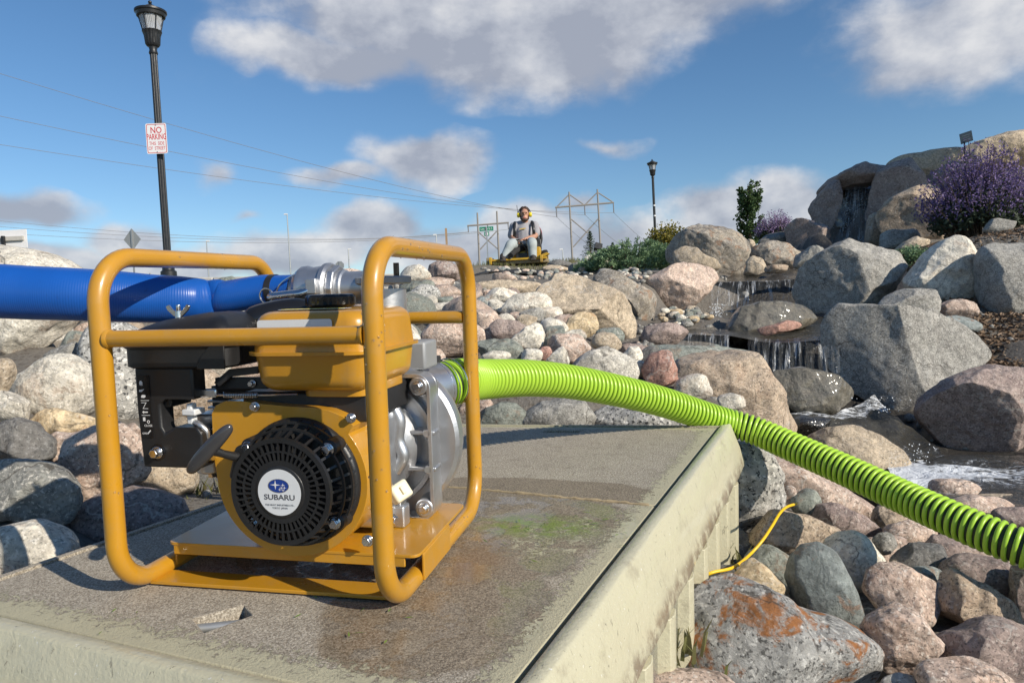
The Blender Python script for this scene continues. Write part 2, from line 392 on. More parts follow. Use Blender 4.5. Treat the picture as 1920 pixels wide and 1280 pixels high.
def rrect(x0, y0, x1, y1, r, n=6):
    p = []
    for cx, cy, a0 in ((x1 - r, y0 + r, -90), (x1 - r, y1 - r, 0), (x0 + r, y1 - r, 90), (x0 + r, y0 + r, 180)):
        for i in range(n + 1):
            a = R(a0 + 90 * i / n); p.append((cx + r * math.cos(a), cy + r * math.sin(a)))
    return p
def circ(cx, cy, r, n=32, ry=None, a0=0, a1=360):
    return [(cx + r * math.cos(R(a0 + (a1 - a0) * i / n)), cy + (ry or r) * math.sin(R(a0 + (a1 - a0) * i / n))) for i in range(n + (0 if a1 - a0 == 360 else 1))]
def smooth_path(pts, n=8):
    """Catmull-Rom through points"""
    P = [Vector(p) for p in pts]; P = [P[0] * 2 - P[1]] + P + [P[-1] * 2 - P[-2]]; out = []
    for i in range(1, len(P) - 2):
        for k in range(n):
            t = k / n; a, b, c, d = P[i - 1], P[i], P[i + 1], P[i + 2]
            out.append(.5 * ((2 * b) + (c - a) * t + (2 * a - 5 * b + 4 * c - d) * t * t + (3 * b - a - 3 * c + d) * t ** 3))
    out.append(P[-2]); return out
def text(body, size, mat, parent, loc, xax, yax, name='lettering', align='CENTER', sx=1.0, depth=.0002, bold=0.0, space=1.0):
    """flat raised lettering in the plane xax, yax"""
    cu = bpy.data.curves.new(name, 'FONT'); cu.body = body; cu.size = size; cu.align_x = align; cu.align_y = 'CENTER'; cu.extrude = depth; cu.offset = bold; cu.space_character = space
    cu.resolution_u = 3
    t = bpy.data.objects.new('tmp', cu); COL.objects.link(t); bpy.context.view_layer.update()
    me = bpy.data.meshes.new_from_object(t.evaluated_get(bpy.context.evaluated_depsgraph_get())); bpy.data.objects.remove(t)
    me.materials.clear(); me.materials.append(MATS[mat])
    o = bpy.data.objects.new(name, me); link(o, parent)
    x = Vector(xax).normalized(); y = Vector(yax).normalized(); z = x.cross(y)
    m = Matrix((x * sx, y, z)).transposed().to_4x4(); m.translation = Vector(loc); o.matrix_local = m
    return o
def meshobj(name, vs, fs, mat, parent=None, smooth=True, angle=180):
    me = bpy.data.meshes.new(name); me.from_pydata([tuple(v) for v in vs], [], fs); me.update()
    if smooth:
        me.polygons.foreach_set('use_smooth', [True] * len(me.polygons))
        if angle < 180: me.set_sharp_from_angle(angle=R(angle))
    me.materials.append(MATS[mat] if isinstance(mat, str) else mat)
    return link(bpy.data.objects.new(name, me), parent)
# ------------------------------------------------------------------ rocks
rng = np.random.default_rng(7)
_ico = {}
def ico(sub):
    if sub not in _ico:
        bm = bmesh.new(); bmesh.ops.create_icosphere(bm, subdivisions=sub, radius=1)
        _ico[sub] = (np.array([v.co[:] for v in bm.verts]), [tuple(v.index for v in f.verts) for f in bm.faces]); bm.free()
    return _ico[sub]
def wob(v, n, freq, g):
    """smooth band-limited noise from random plane waves"""
    k = g.normal(size=(n, 3)); k /= np.linalg.norm(k, axis=1)[:, None]; k *= freq * g.uniform(.6, 1.5, (n, 1)); ph = g.uniform(0, 6.28, n)
    return np.sin(v @ k.T + ph).sum(1) / math.sqrt(n)
def blob_outline(w, h, g, ang):
    th = np.linspace(0, 2 * np.pi, 40, endpoint=False); p = 2.0 + 1.0 * ang
    r = (np.abs(np.cos(th)) ** p + np.abs(np.sin(th)) ** p) ** (-1 / p)
    r *= 1 + .07 * np.sin(2 * th + g.uniform(0, 6.28)) + .05 * np.sin(3 * th + g.uniform(0, 6.28)) + .03 * np.sin(5 * th + g.uniform(0, 6.28))
    x = r * np.cos(th); y = r * np.sin(th)
    x = (x - x.min()) / (x.max() - x.min()) * w; y = (y - y.min()) / (y.max() - y.min()) * h
    return np.stack([x, y], 1)
ROCKS = []                                   # (world x, y, z, radius, height) for the ground
def rock_mesh(name, mat, poly, sub, ang, thick, g, facets=None, amp=1.0, outlined=False):
    """poly: outline in metres, x right / y up, seen from the path; returns a closed solid rock"""
    c = (poly.min(0) + poly.max(0)) / 2; q = poly - c
    ths = np.linspace(-np.pi, np.pi, 181); A = q; B = np.roll(q, -1, 0); rad = np.zeros(181)
    for i, t in enumerate(ths):
        d = np.array([math.cos(t), math.sin(t)]); e = B - A
        den = d[0] * e[:, 1] - d[1] * e[:, 0]; den[np.abs(den) < 1e-12] = 1e-12
        s = (A[:, 0] * e[:, 1] - A[:, 1] * e[:, 0]) / den; u = (A[:, 0] * d[1] - A[:, 1] * d[0]) / den
        ok = (s > 0) & (u >= -1e-6) & (u <= 1 + 1e-6); rad[i] = s[ok].max() if ok.any() else 0
    rad[rad <= 0] = rad[rad > 0].mean(); rad[-1] = rad[0]
    ker = np.array([1, 2, 3, 2, 1.]); ker /= ker.sum(); rad = np.convolve(np.concatenate([rad[-5:-1], rad, rad[1:5]]), ker, 'same')[4:-4]
    ext = (poly.max(0) - poly.min(0)) / 2; zd = thick * math.sqrt(ext[0] * ext[1])
    v, f = ico(sub); v = v.copy()
    th = np.arctan2(v[:, 1], v[:, 0]); Rr = np.interp(th, ths, rad); s = np.sqrt(v[:, 0] ** 2 + v[:, 1] ** 2); e = .92 - .3 * ang
    s2 = s ** e; z2 = np.sign(v[:, 2]) * np.abs(v[:, 2]) ** e
    p = np.stack([np.cos(th) * Rr * s2, np.sin(th) * Rr * s2, zd * z2], 1)
    sc = np.array([ext[0], ext[1], zd]); u = p / sc
    ncut = int(5 + 13 * ang)
    for i in range(ncut):
        n = g.normal(size=3); n[2] = abs(n[2]) * (1 if g.random() < .75 else -1) + (.75 if outlined else .25); n /= np.linalg.norm(n)
        o = g.uniform(.62, .9) if ang > .25 else g.uniform(.8, .97)
        k = np.maximum(u @ n - o, 0); u = u - (k * (.55 + .42 * ang))[:, None] * n
    for n, o in (facets or []):
        n = np.array(n, float); n /= np.linalg.norm(n); k = np.maximum(u @ n - o, 0); u = u - (k * .94)[:, None] * n
    p = u * sc; r0 = float(np.mean(sc)); dirs = p / (np.linalg.norm(p, axis=1)[:, None] + 1e-9)
    w = p / r0
    dsp = .030 * wob(w, 7, 2.6, g) + .020 * wob(w, 9, 6, g) + .010 * wob(w, 12, 14, g) + (.006 * wob(w, 16, 30, g) if sub > 3 else 0)
    if ang > .2: dsp = dsp - .05 * np.maximum(wob(w, 5, 4.5, g) - .6, 0) - .022 * np.maximum(wob(w, 8, 11, g) - .8, 0)
    p = p + dirs * (dsp * r0 * amp * (.8 + .7 * ang))[:, None]
    lo, hi = p[:, :2].min(0), p[:, :2].max(0); p[:, :2] = (p[:, :2] - (lo + hi) / 2) * (2 * ext / (hi - lo))
    me = bpy.data.meshes.new(name); me.from_pydata(p.tolist(), [], f); me.update(); me.polygons.foreach_set('use_smooth', [True] * len(me.polygons)); me.materials.append(MATS[mat])
    return me, c, ext, zd
def rock(mat, d, shape, label, ang=.48, thick=.8, sub=None, facets=None, group=None, name=None, cat=None, amp=1.0, ground=True):
    g = np.random.default_rng(zlib.crc32(repr((mat, round(d * 100), np.array(shape).ravel().astype(int).tolist())).encode()))
    if isinstance(shape, tuple):
        x0, y0, x1, y1 = shape; ex = .05 if x1 - x0 > 20 else 0; x0, x1, y0, y1 = x0 - ex * (x1 - x0), x1 + ex * (x1 - x0), y0 - ex * (y1 - y0), y1 + ex * (y1 - y0); poly = blob_outline(x1 - x0, y1 - y0, g, ang) + np.array([x0, -y1])
    else:
        poly = np.array(shape, float); poly[:, 1] *= -1
    wpx = float(np.ptp(poly[:, 0])); px = (poly[:, 0].min() + poly[:, 0].max()) / 2; py = -(poly[:, 1].min() + poly[:, 1].max()) / 2
    pm = (poly - np.array([px, -py])) * d / F
    if sub is None: sub = 6 if wpx > 150 else 5 if wpx > 60 else 4
    size = wpx * d / F; name = name or ('boulder' if size > .16 else 'stone')
    me, c, ext, zd = rock_mesh(name, mat, pm, sub, ang, thick, g, facets, amp, not isinstance(shape, tuple))
    o = bpy.data.objects.new(name, me); link(o); loc = at(px, py, d)
    o.matrix_world = Matrix.Translation(loc) @ CW.to_4x4()
    tag(o, label, cat or name, group)
    if ground: ROCKS.append((loc.x, loc.y, loc.z, float(ext[0]), float(ext[1])))
    return o
PY = lambda s: [tuple(map(float, p.split(','))) for p in s.split()]
BANK = 'rocks lining the stream bank'
T = [
 # left of the pump
 ('wht', 2.35, PY('-70,470 -10,459 60,468 115,484 152,508 166,560 142,600 95,658 30,672 -70,668'), 'huge pale boulder at the left edge behind the blue hose', dict(ang=.3)),
 ('wht', 1.95, (30, 668, 177, 792), 'round cream boulder left of the yellow frame, below the hose', dict(ang=.12)),
 ('ylw', 1.82, (58, 766, 188, 828), 'yellowish angular rock beneath the round cream boulder', dict(ang=.7)),
 ('gry', 2.15, (85, 643, 152, 700), 'small beige-grey stone on the round cream boulder shoulder, left of frame', {}),
 ('grn', 2.25, (117, 622, 165, 668), 'small grey-green stone just left of the frame under the hose', {}),
 ('pnk', 2.4, (136, 606, 182, 655), 'small pinkish stone touching the underside of the blue hose', {}),
 ('spk', 2.15, PY('160,640 175,610 230,603 275,615 280,680 272,760 262,800 210,802 178,770 164,700'), 'tall speckled granite boulder behind the air cleaner', dict(ang=.25)),
 ('tan', 1.8, (-34, 674, 22, 742), 'tan stone cut by the left edge, mid height', {}),
 ('wht', 1.75, (-36, 735, 47, 796), 'pale stone at the left edge above the dark grey slab', {}),
 ('drk', 1.66, PY('-40,790 20,783 60,795 98,830 95,862 40,875 -40,870'), 'dark grey slab rock at the left edge', dict(ang=.6)),
 ('pnk', 1.72, (70, 812, 166, 872), 'pinkish grey stone between dark slab and pump frame', {}),
 ('pnk', 1.6, (116, 796, 270, 940), 'pink granite boulder half hidden by the left frame post', dict(ang=.3)),
 ('pnk', 1.9, (220, 795, 268, 852), 'pale pink stone visible below the carburettor cover', {}),
 ('tan', 1.82, (245, 850, 362, 948), 'tan speckled stone behind the fuel bowl', {}),
 ('gbn', 1.42, PY('-40,866 30,859 80,866 125,880 146,915 147,950 128,982 70,980 -40,972'), 'dark streaked boulder with frame shadows at the left edge', dict(ang=.4)),
 ('pur', 1.52, PY('113,985 140,950 190,922 240,912 300,916 340,935 352,965 330,1000 230,1028 150,1022'), 'purplish flat-topped boulder behind the deck left edge', dict(ang=.2)),
 ('wht', 1.24, PY('-40,982 20,974 70,978 115,995 148,1022 150,1050 100,1085 -40,1100'), 'white pink-flecked boulder in the lower left beside the deck', dict(ang=.2)),
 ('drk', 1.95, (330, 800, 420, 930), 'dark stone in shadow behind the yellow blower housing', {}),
 ('brn', 2.3, (262, 690, 420, 800), 'brown boulder seen through the carburettor gap', {}),
 # behind the pump top
 ('grn', 5.0, (404, 519, 444, 548), 'small green-grey rock under the rear of the left hoop', dict(ang=.6)),
 ('pnk', 5.2, (436, 523, 470, 548), 'small pale rock beside the green-grey one under the hoop', {}),
 ('pnk', 4.6, (620, 505, 690, 545), 'orange-stained pink rock left of the front hoop corner', {}),
 ('wht', 4.7, (752, 497, 806, 532), 'white rust-spotted boulder inside the front hoop', {}),
 ('pur', 4.9, PY('801,514 808,497 822,490 850,489 868,500 868,522 850,528 820,526 803,524'), 'purplish split boulder inside the front hoop top', dict(ang=.6)),
 ('grn', 4.4, (752, 526, 816, 560), 'dark green-grey stone inside the front hoop', {}),
 ('spk', 4.0, (768, 535, 824, 588), 'black and white speckled round stone inside the hoop', dict(ang=.15)),
 ('pnk', 4.7, (795, 520, 850, 542), 'pale pink stone below the purplish split boulder', {}),
 ('wht', 4.9, (828, 521, 852, 540), 'small cream stone tucked under the split boulder', {}),
 ('pnk', 4.2, (812, 534, 862, 566), 'pinkish white round stone beside the rear frame post', {}),
 ('gry', 4.3, (846, 532, 876, 560), 'grey stone directly behind the rear frame post', {}),
 ('wht', 3.7, (806, 566, 880, 594), 'cream stone just above the rear frame bar', {}),
 ('pnk', 3.9, (836, 554, 884, 575), 'pink stone above the rear bar by the post', {}),
 ('grn', 3.8, (815, 556, 850, 572), 'flat greenish stone above the rear frame bar', {}),
 ('tan', 5.2, PY('882,540 900,527 940,524 985,526 1010,530 1020,545 1000,552 940,556 890,555'), 'long flat tan boulder below the gravel and mower', dict(ang=.45)),
 ('wht', 3.65, PY('938,580 950,562 966,550 990,547 1020,549 1034,560 1036,575 1028,592 1005,598 960,594 942,588'), 'large white boulder in the middle of the bank', dict(ang=.35)),
 ('pnk', 3.1, (886, 582, 935, 648), 'pink speckled stone right of the rear frame post', {}),
 ('pur', 3.0, (920, 600, 996, 646), 'brownish pink boulder left of the white wedge stone', dict(ang=.3)),
 ('wht', 2.75, PY('950,648 965,630 985,615 1005,604 1018,610 1023,630 1016,650 1005,664 985,660 960,655'), 'pale speckled wedge-shaped stone leaning up the bank', dict(ang=.45)),
 ('wht', 3.25, (1014, 597, 1064, 636), 'pale grey round stone behind the wedge stone', dict(ang=.1)),
 ('grn', 3.0, (1018, 612, 1058, 660), 'mottled green and white stone right of the wedge stone', {}),
 ('pnk', 2.7, (1030, 627, 1107, 680), 'rounded pink boulder above the hose crest', dict(ang=.3)),
 ('pnk', 2.75, PY('785,650 790,625 805,607 840,602 880,604 905,622 911,650 895,668 850,672 800,664'), 'big pinkish white boulder behind the rear frame post', dict(ang=.3)),
 ('grn', 2.55, (896, 636, 980, 682), 'flat grey-green stone right above the hose start', {}),
 ('wht', 2.45, (905, 658, 956, 682), 'cream stone on the hose, left part', {}),
 ('wht', 2.5, (978, 654, 1016, 684), 'small cream stone on the hose crest', {}),
 ('wht', 2.45, PY('1024,672 1038,658 1056,648 1062,655 1070,676 1060,690 1030,688'), 'sharp white chunk above the hose', dict(ang=.9)),
 ('red', 2.6, (1006, 650, 1034, 676), 'small reddish stone above the hose', {}),
 ('wht', 3.4, (925, 588, 965, 612), 'white stone with a rust stain below the white boulder', {}),
 ('pnk', 3.5, (956, 585, 986, 604), 'small pink stone under the large white boulder', {}),
 ('tan', 3.3, (966, 590, 1006, 616), 'tan stone above the wedge stone', {}),
 ('gry', 3.5, (974, 578, 1018, 608), 'pale bluish stone under the large white boulder', {}),
 ('wht', 3.6, (1014, 576, 1054, 606), 'white stone wedged against the great tan boulder', {}),
 ('pnk', 3.4, (1040, 590, 1090, 626), 'pink stone under the great tan boulder', {}),
 ('ylw', 3.3, (1062, 586, 1120, 632), 'cream and rust stone under the great tan boulder', dict(ang=.45)),
 ('wht', 3.0, (1054, 618, 1098, 644), 'greyish white stone above the rounded pink boulder', {}),
 ('wht', 4.3, (912, 540, 968, 570), 'cream speckled stone below the long flat boulder', {}),
 ('pnk', 4.6, (900, 543, 930, 560), 'small pink stone below the long flat boulder', {}),
 ('blu', 4.0, (892, 555, 922, 592), 'blue-grey stone right of the rear frame post', {}),
 ('wht', 3.8, (916, 562, 956, 590), 'white rust-bottomed stone left of the large white boulder', {}),
 ('pnk', 4.5, (884, 542, 904, 566), 'small orange-pink stone touching the rear post', {}),
 ('pnk', 6.4, (925, 512, 968, 530), 'pink stone among the gravel below the mower', {}),
 ('tan', 4.3, PY('1002,527 1026,512 1044,509 1092,514 1118,527 1166,554 1186,576 1199,602 1201,626 1190,645 1162,648 1122,622 1105,597 1066,592 1037,573 1030,554 1012,540'), 'great tan angular boulder in the centre of the bank', dict(ang=.85, facets=[((.1, -.8, .55), .40), ((-.1, .75, .65), .42), ((.85, -.1, .5), .55)])),
 ('str', 4.9, PY('1113,514 1136,505 1157,509 1192,527 1214,541 1232,554 1237,571 1235,600 1219,606 1197,596 1175,565 1142,543 1112,527'), 'slanted grey boulder with a pink seam behind the tan one', dict(ang=.7)),
 ('pnk', 5.6, PY('1202,520 1210,497 1227,489 1251,490 1306,498 1341,508 1349,521 1336,538 1327,564 1304,578 1280,583 1241,573 1230,556 1212,545 1201,532'), 'broad pinkish angular boulder left of the upper cascade', dict(ang=.8, facets=[((-.25, -.55, .8), .5), ((.35, .5, .75), .48)])),
 ('str', 7.0, PY('1250,470 1265,448 1285,432 1320,421 1362,418 1380,424 1395,445 1405,475 1399,502 1385,519 1360,524 1330,522 1285,508 1252,492'), 'tall striped boulder with rust and white streaks beside the cascade', dict(ang=.6)),
 ('tan', 6.3, PY('1262,470 1287,460 1305,464 1317,477 1342,487 1351,500 1346,516 1325,516 1298,503 1270,492'), 'low tan boulder in front of the tall striped one', dict(ang=.6)),
 ('str', 7.2, PY('1408,472 1417,460 1435,452 1452,449 1472,456 1484,467 1500,473 1500,487 1482,504 1440,508 1422,494 1409,484'), 'layered dark boulder above the upper cascade', dict(ang=.7)),
 ('tan', 6.6, PY('1396,516 1400,490 1412,479 1426,485 1440,512 1420,519'), 'upright brown wedge rock above the upper cascade', dict(ang=.8)),
 ('gry', 6.5, PY('1488,503 1495,480 1515,466 1540,461 1557,474 1550,498 1525,508'), 'small pale-edged grey rock above the upper cascade', dict(ang=.7)),
 ('tan', 7.4, (1398, 448, 1416, 468), 'small tan stone between the striped and layered boulders', {}),
 ('brn', 6.3, (1436, 496, 1476, 512), 'small brown rock at the brink of the upper cascade', {}),
 ('pur', 8.6, PY('1476,452 1480,425 1500,408 1525,410 1552,420 1560,455 1530,466 1490,464'), 'dark shaded boulder left of the top waterfall', dict(ang=.6, facets=[((-.7, -.2, .65), .15)])),
 ('drk', 8.9, (1424, 436, 1490, 464), 'low dark rock behind the layered boulder', {}),
 ('wgr', 4.6, PY('1358,624 1374,590 1386,571 1420,566 1482,564 1517,575 1531,600 1502,613 1425,628 1424,652 1402,662 1370,650'), 'flat-topped wet boulder in midstream between the two cascades', dict(ang=.65)),
 ('red', 4.35, PY('1420,626 1432,616 1462,608 1485,600 1503,604 1504,614 1470,624 1440,630'), 'long reddish rock lying before the midstream boulder', dict(ang=.5)),
 ('pur', 4.0, PY('1202,625 1212,610 1235,604 1270,606 1292,620 1288,640 1255,650 1220,646'), 'purplish brown rock at the left lip of the stream', dict(ang=.5)),
 ('grn', 3.45, PY('1198,668 1210,650 1245,646 1310,645 1365,648 1405,658 1430,680 1440,704 1432,735 1300,740 1200,710'), 'long smooth grey slab below the small left cascade', dict(ang=.25)),
 ('brn', 3.0, PY('1262,720 1280,685 1300,668 1330,655 1362,664 1410,690 1440,730 1475,775 1507,812 1490,850 1410,860 1300,820'), 'large brown boulder behind the green hose', dict(ang=.35)),
 ('red', 2.65, PY('1203,692 1220,668 1240,655 1256,659 1268,690 1274,712 1264,728 1225,722 1206,712'), 'pointed purple-pink rock above the hose', dict(ang=.85)),
 ('wht', 2.6, (1268, 702, 1334, 750), 'white rust-edged stone against the brown boulder', {}),
 ('wht', 2.5, (1346, 738, 1398, 772), 'white speckled stone peeking over the hose', {}),
 ('bnd', 2.6, PY('1064,700 1080,675 1105,660 1140,648 1165,650 1190,676 1200,702 1190,730 1100,730'), 'big white banded boulder behind the hose crest', dict(ang=.3)),
 ('wht', 2.8, (1166, 650, 1204, 682), 'cream stone right of the white banded boulder', {}),
 ('wht', 2.7, (1182, 676, 1210, 706), 'small pale stone below the pointed purple rock', {}),
 ('drk', 3.1, PY('1197,664 1212,648 1236,652 1240,672 1225,686 1204,680'), 'dark grey chunk left of the long smooth slab', dict(ang=.7)),
 ('tan', 3.0, (1110, 624, 1164, 658), 'tan egg-shaped stone below the great tan boulder', dict(ang=.1)),
 ('grn', 3.2, (1120, 615, 1170, 650), 'green stone with white edge at the tan boulder foot', {}),
 ('pur', 3.2, (1160, 644, 1208, 668), 'low purplish stone at the foot of the tan boulder', {}),
 # under the hose behind the deck
 ('grn', 2.3, PY('895,795 910,765 940,752 968,754 990,775 994,800 940,810'), 'smooth grey-green stone between hose and deck', dict(ang=.2)),
 ('gry', 2.3, PY('970,800 990,772 1020,752 1060,745 1100,752 1118,780 1112,805 1020,812'), 'smooth grey boulder between hose and deck', dict(ang=.25)),
 ('spk', 2.3, PY('1108,800 1118,765 1160,752 1230,760 1300,775 1320,800 1300,825 1160,822'), 'black and white granite boulder under the hose bend', dict(ang=.4)),
 ('pnk', 2.35, (862, 748, 926, 800), 'pink stone between the rear post and the deck', {}),
 ('brn', 2.5, (916, 746, 950, 776), 'small rust-brown stone under the hose', {}),
 ('gry', 2.4, (770, 690, 880, 770), 'grey stone behind the pump casing', {}),
 ('wht', 2.3, (690, 600, 790, 690), 'pale boulder behind the fuel tank', {}),
 ('grn', 2.6, (768, 640, 816, 690), 'grey-green round stone right of the fuel tank', dict(ang=.1)),
 ('pnk', 2.5, (806, 654, 834, 686), 'small pale pink stone beside the hose clamp', dict(ang=.1)),
 # stream right
 ('wgr', 3.6, PY('1434,706 1450,692 1500,686 1530,689 1562,702 1592,727 1604,752 1592,775 1530,782 1480,772 1450,750 1438,725'), 'wet greenish boulder below the main cascade', dict(ang=.4)),
 ('wet', 3.1, (1486, 780, 1556, 822), 'black wet rock in the rapids behind the hose', {}),
 ('tan', 2.85, PY('1520,822 1560,798 1600,795 1642,810 1682,840 1704,872 1718,898 1700,925 1640,925 1560,890'), 'tan boulder between the hose and the rapids', dict(ang=.4)),
 ('pnk', 2.3, PY('1400,872 1440,852 1480,858 1520,880 1580,908 1640,950 1648,975 1600,985 1520,968 1460,940'), 'pink granite slab under the green hose', dict(ang=.25)),
 ('spk', 2.05, PY('1322,1000 1318,900 1335,840 1372,822 1410,832 1445,852 1467,890 1478,930 1473,968 1445,990 1400,1006 1350,1010'), 'large black and white granite boulder at the deck corner', dict(ang=.4)),
 ('gry', 3.8, PY('1556,625 1587,587 1612,570 1643,566 1671,574 1740,599 1809,624 1859,646 1865,681 1805,712 1771,732 1727,776 1702,792 1660,765 1637,752 1596,742 1556,690'), 'huge grey slab boulder with one shaded face by the rapids', dict(ang=.55, thick=.75, facets=[((-.72, -.05, .62), .42), ((.42, .22, .88), .36)])),
 ('pur', 3.25, PY('1732,800 1748,752 1790,715 1840,692 1880,683 1935,690 1975,740 1975,830 1905,862 1840,866 1790,850 1748,825'), 'round brown-grey boulder at the right edge by the foam', dict(ang=.6, facets=[((-.55, -.45, .7), .32)])),
 ('gry', 5.3, PY('1502,566 1532,499 1572,467 1598,450 1612,445 1649,455 1691,478 1706,497 1702,535 1684,575 1640,592 1560,594 1515,586'), 'big peaked grey boulder right of the upper cascade', dict(ang=.7, facets=[((-.75, -.12, .6), .25), ((.15, .1, .98), .55)])),
 ('wht', 5.0, PY('1698,556 1715,515 1740,480 1770,450 1790,442 1830,447 1852,470 1846,500 1842,565 1800,575 1730,572'), 'pale rough boulder right of the green tuft', dict(ang=.6)),
 ('gry', 4.7, PY('1836,490 1850,462 1880,453 1930,451 1975,460 1975,605 1900,606 1858,580 1838,540'), 'grey boulder cut by the right edge below the mulch', dict(ang=.45)),
 ('gry', 4.3, PY('1648,575 1665,556 1690,545 1715,540 1750,545 1772,565 1770,596 1720,606 1660,596'), 'speckled grey rock behind the huge slab', dict(ang=.5)),
 ('pnk', 4.4, PY('1762,572 1785,560 1812,564 1837,590 1820,598 1770,600'), 'pale pink flat rock right behind the huge slab', dict(ang=.6)),
 ('blu', 4.2, (1746, 592, 1834, 626), 'flat blue-grey rock at the mulch edge', {}),
 # hill top
 ('pur', 9.3, PY('1546,352 1575,326 1614,311 1640,304 1668,306 1672,330 1640,344 1590,348 1560,362'), 'overhanging ledge rock of the top waterfall', dict(ang=.8, thick=1.5)),
 ('pur', 9.2, PY('1522,396 1528,376 1542,357 1562,338 1582,334 1584,350 1572,380 1564,412 1550,440 1534,424'), 'left shoulder rock of the top waterfall', dict(ang=.8, facets=[((-.7, -.2, .65), .3)])),
 ('wet', 9.75, PY('1545,470 1550,350 1600,325 1680,325 1700,400 1690,470 1600,480'), 'dark wet rock wall behind the top waterfall', dict(ang=.5)),
 ('pur', 8.9, PY('1638,412 1648,350 1658,315 1680,296 1718,296 1738,315 1750,345 1755,385 1715,420 1655,424'), 'big purplish boulder right of the top waterfall', dict(ang=.6, facets=[((-.7, -.25, .65), .28)])),
 ('tan', 9.3, PY('1670,306 1690,294 1720,287 1770,280 1806,279 1806,320 1770,350 1728,350 1690,325'), 'sunlit slab crowning the hill', dict(ang=.5)),
 ('brn', 8.0, PY('1650,440 1664,400 1685,370 1720,350 1740,344 1760,352 1775,380 1780,445 1720,462 1670,456'), 'pale pointed boulder beside the purple bush', dict(ang=.5, facets=[((-.65, -.2, .72), .3)])),
 ('brn', 8.5, PY('1624,455 1632,405 1650,396 1666,405 1666,458 1645,464'), 'small brown upright rock at the top waterfall foot', dict(ang=.5)),
 ('gry', 7.5, PY('1652,466 1656,432 1680,429 1720,433 1732,462 1690,474'), 'grey block beneath the pale pointed boulder', dict(ang=.7)),
 ('tan', 6.6, PY('1680,474 1700,455 1720,443 1742,450 1740,474 1705,484'), 'tan rock above the green tuft', dict(ang=.5)),
 ('tan', 9.8, PY('1780,296 1830,270 1880,255 1975,243 1990,330 1800,335'), 'long pale rock on the hill behind the purple bush', dict(ang=.4)),
 ('gry', 6.4, PY('1846,432 1862,412 1885,409 1904,415 1902,436 1862,440'), 'small grey rock under the purple bush', dict(ang=.4)),
 ('pur', 9.2, PY('1720,360 1728,330 1770,305 1800,300 1810,380 1760,400'), 'shaded brown boulder left of the purple bush top', dict(ang=.5)),
 # below the gravel by the mower
 ('drk', 9.5, (1028, 487, 1074, 502), 'flat dark rock right of the mower deck', dict(ang=.6)),
 ('gry', 8.6, (1068, 490, 1124, 514), 'flat grey rock between gravel and juniper', dict(ang=.6)),
 ('wht', 8.3, PY('1088,494 1096,482 1112,474 1130,474 1142,484 1147,502 1140,510 1118,504 1098,500'), 'white split boulder in front of the juniper', dict(ang=.6)),
 ('tan', 9.2, (1016, 497, 1064, 511), 'flat orange-tan rock below the mower wheel', dict(ang=.7)),
 ('tan', 8.0, (1084, 500, 1098, 515), 'small orange block on the gravel', dict(ang=.9)),
 ('gry', 7.2, (1122, 503, 1150, 520), 'pinkish grey rock above the slanted boulder', {}),
 ('wht', 6.6, (1276, 486, 1292, 498), 'little white stone at the right end of the juniper', dict(ang=.1)),
 # lower right foreground
 ('rst', 1.3, PY('1274,1205 1288,1155 1320,1118 1350,1097 1388,1092 1455,1121 1515,1155 1575,1174 1631,1196 1646,1219 1640,1275 1632,1320 1425,1330 1312,1275 1280,1240'), 'big grey boulder with orange lichen patches beside the deck', dict(ang=.3)),
 ('blu', 1.5, PY('1476,1085 1484,1045 1508,1022 1540,1017 1562,1030 1582,1060 1602,1105 1612,1150 1606,1176 1560,1182 1512,1168 1488,1128'), 'upright blue-grey egg stone in the lower right', dict(ang=.2)),
 ('wht', 1.72, (1548, 1000, 1656, 1110), 'round cream stone behind the blue-grey egg stone', dict(ang=.1)),
 ('pnk', 1.88, (1618, 1007, 1702, 1070), 'flat pale pink stone right of the round cream one', dict(ang=.5)),
 ('ylw', 1.5, PY('1366,1092 1393,1058 1415,1049 1440,1064 1475,1098 1484,1126 1467,1140 1440,1130 1390,1108'), 'ochre angular stone behind the lichen boulder', dict(ang=.7)),
 ('grn', 1.68, (1402, 1026, 1488, 1106), 'grey-green stone left of the egg stone', dict(ang=.4)),
 ('brn', 1.9, PY('1405,1000 1430,970 1470,955 1520,965 1565,990 1578,1015 1560,1045 1500,1060 1440,1045'), 'long beige boulder with the yellow cord over it', dict(ang=.6)),
 ('pur', 2.02, PY('1526,965 1545,945 1575,943 1620,965 1655,990 1658,1010 1620,1025 1560,1010'), 'purplish brown wedge stone under the pink slab', dict(ang=.7)),
 ('grn', 2.08, (1484, 918, 1536, 968), 'small green-grey stone by the cord tip', dict(ang=.1)),
 ('pnk', 2.1, (1466, 912, 1492, 950), 'small pink stone behind the corner granite', {}),
 ('brn', 2.12, (1640, 950, 1706, 1012), 'brown stone under the hose, right of the pink slab', {}),
 ('pnk', 1.95, PY('1652,1010 1675,985 1715,974 1750,985 1764,1005 1758,1030 1700,1038 1665,1034'), 'pink stone with a rust top below the hose', dict(ang=.6)),
 ('pur', 1.85, (1738, 1005, 1804, 1060), 'rusty dark stone below the hose', {}),
 ('drk', 1.72, (1680, 1022, 1782, 1086), 'black stone in the lower right', dict(ang=.7)),
 ('blu', 1.6, (1702, 1064, 1772, 1112), 'grey-blue stone behind the round pink one', dict(ang=.4)),
 ('tan', 1.72, (1672, 1048, 1724, 1074), 'small tan stone left of the black one', {}),
 ('pnk', 1.5, PY('1621,1112 1632,1075 1660,1059 1700,1061 1742,1084 1767,1105 1763,1134 1738,1174 1700,1168 1650,1146'), 'round pink granite stone with rust flecks, lower right', dict(ang=.3)),
 ('pur', 1.65, (1758, 1044, 1908, 1140), 'dark purple smooth boulder near the right edge', dict(ang=.15)),
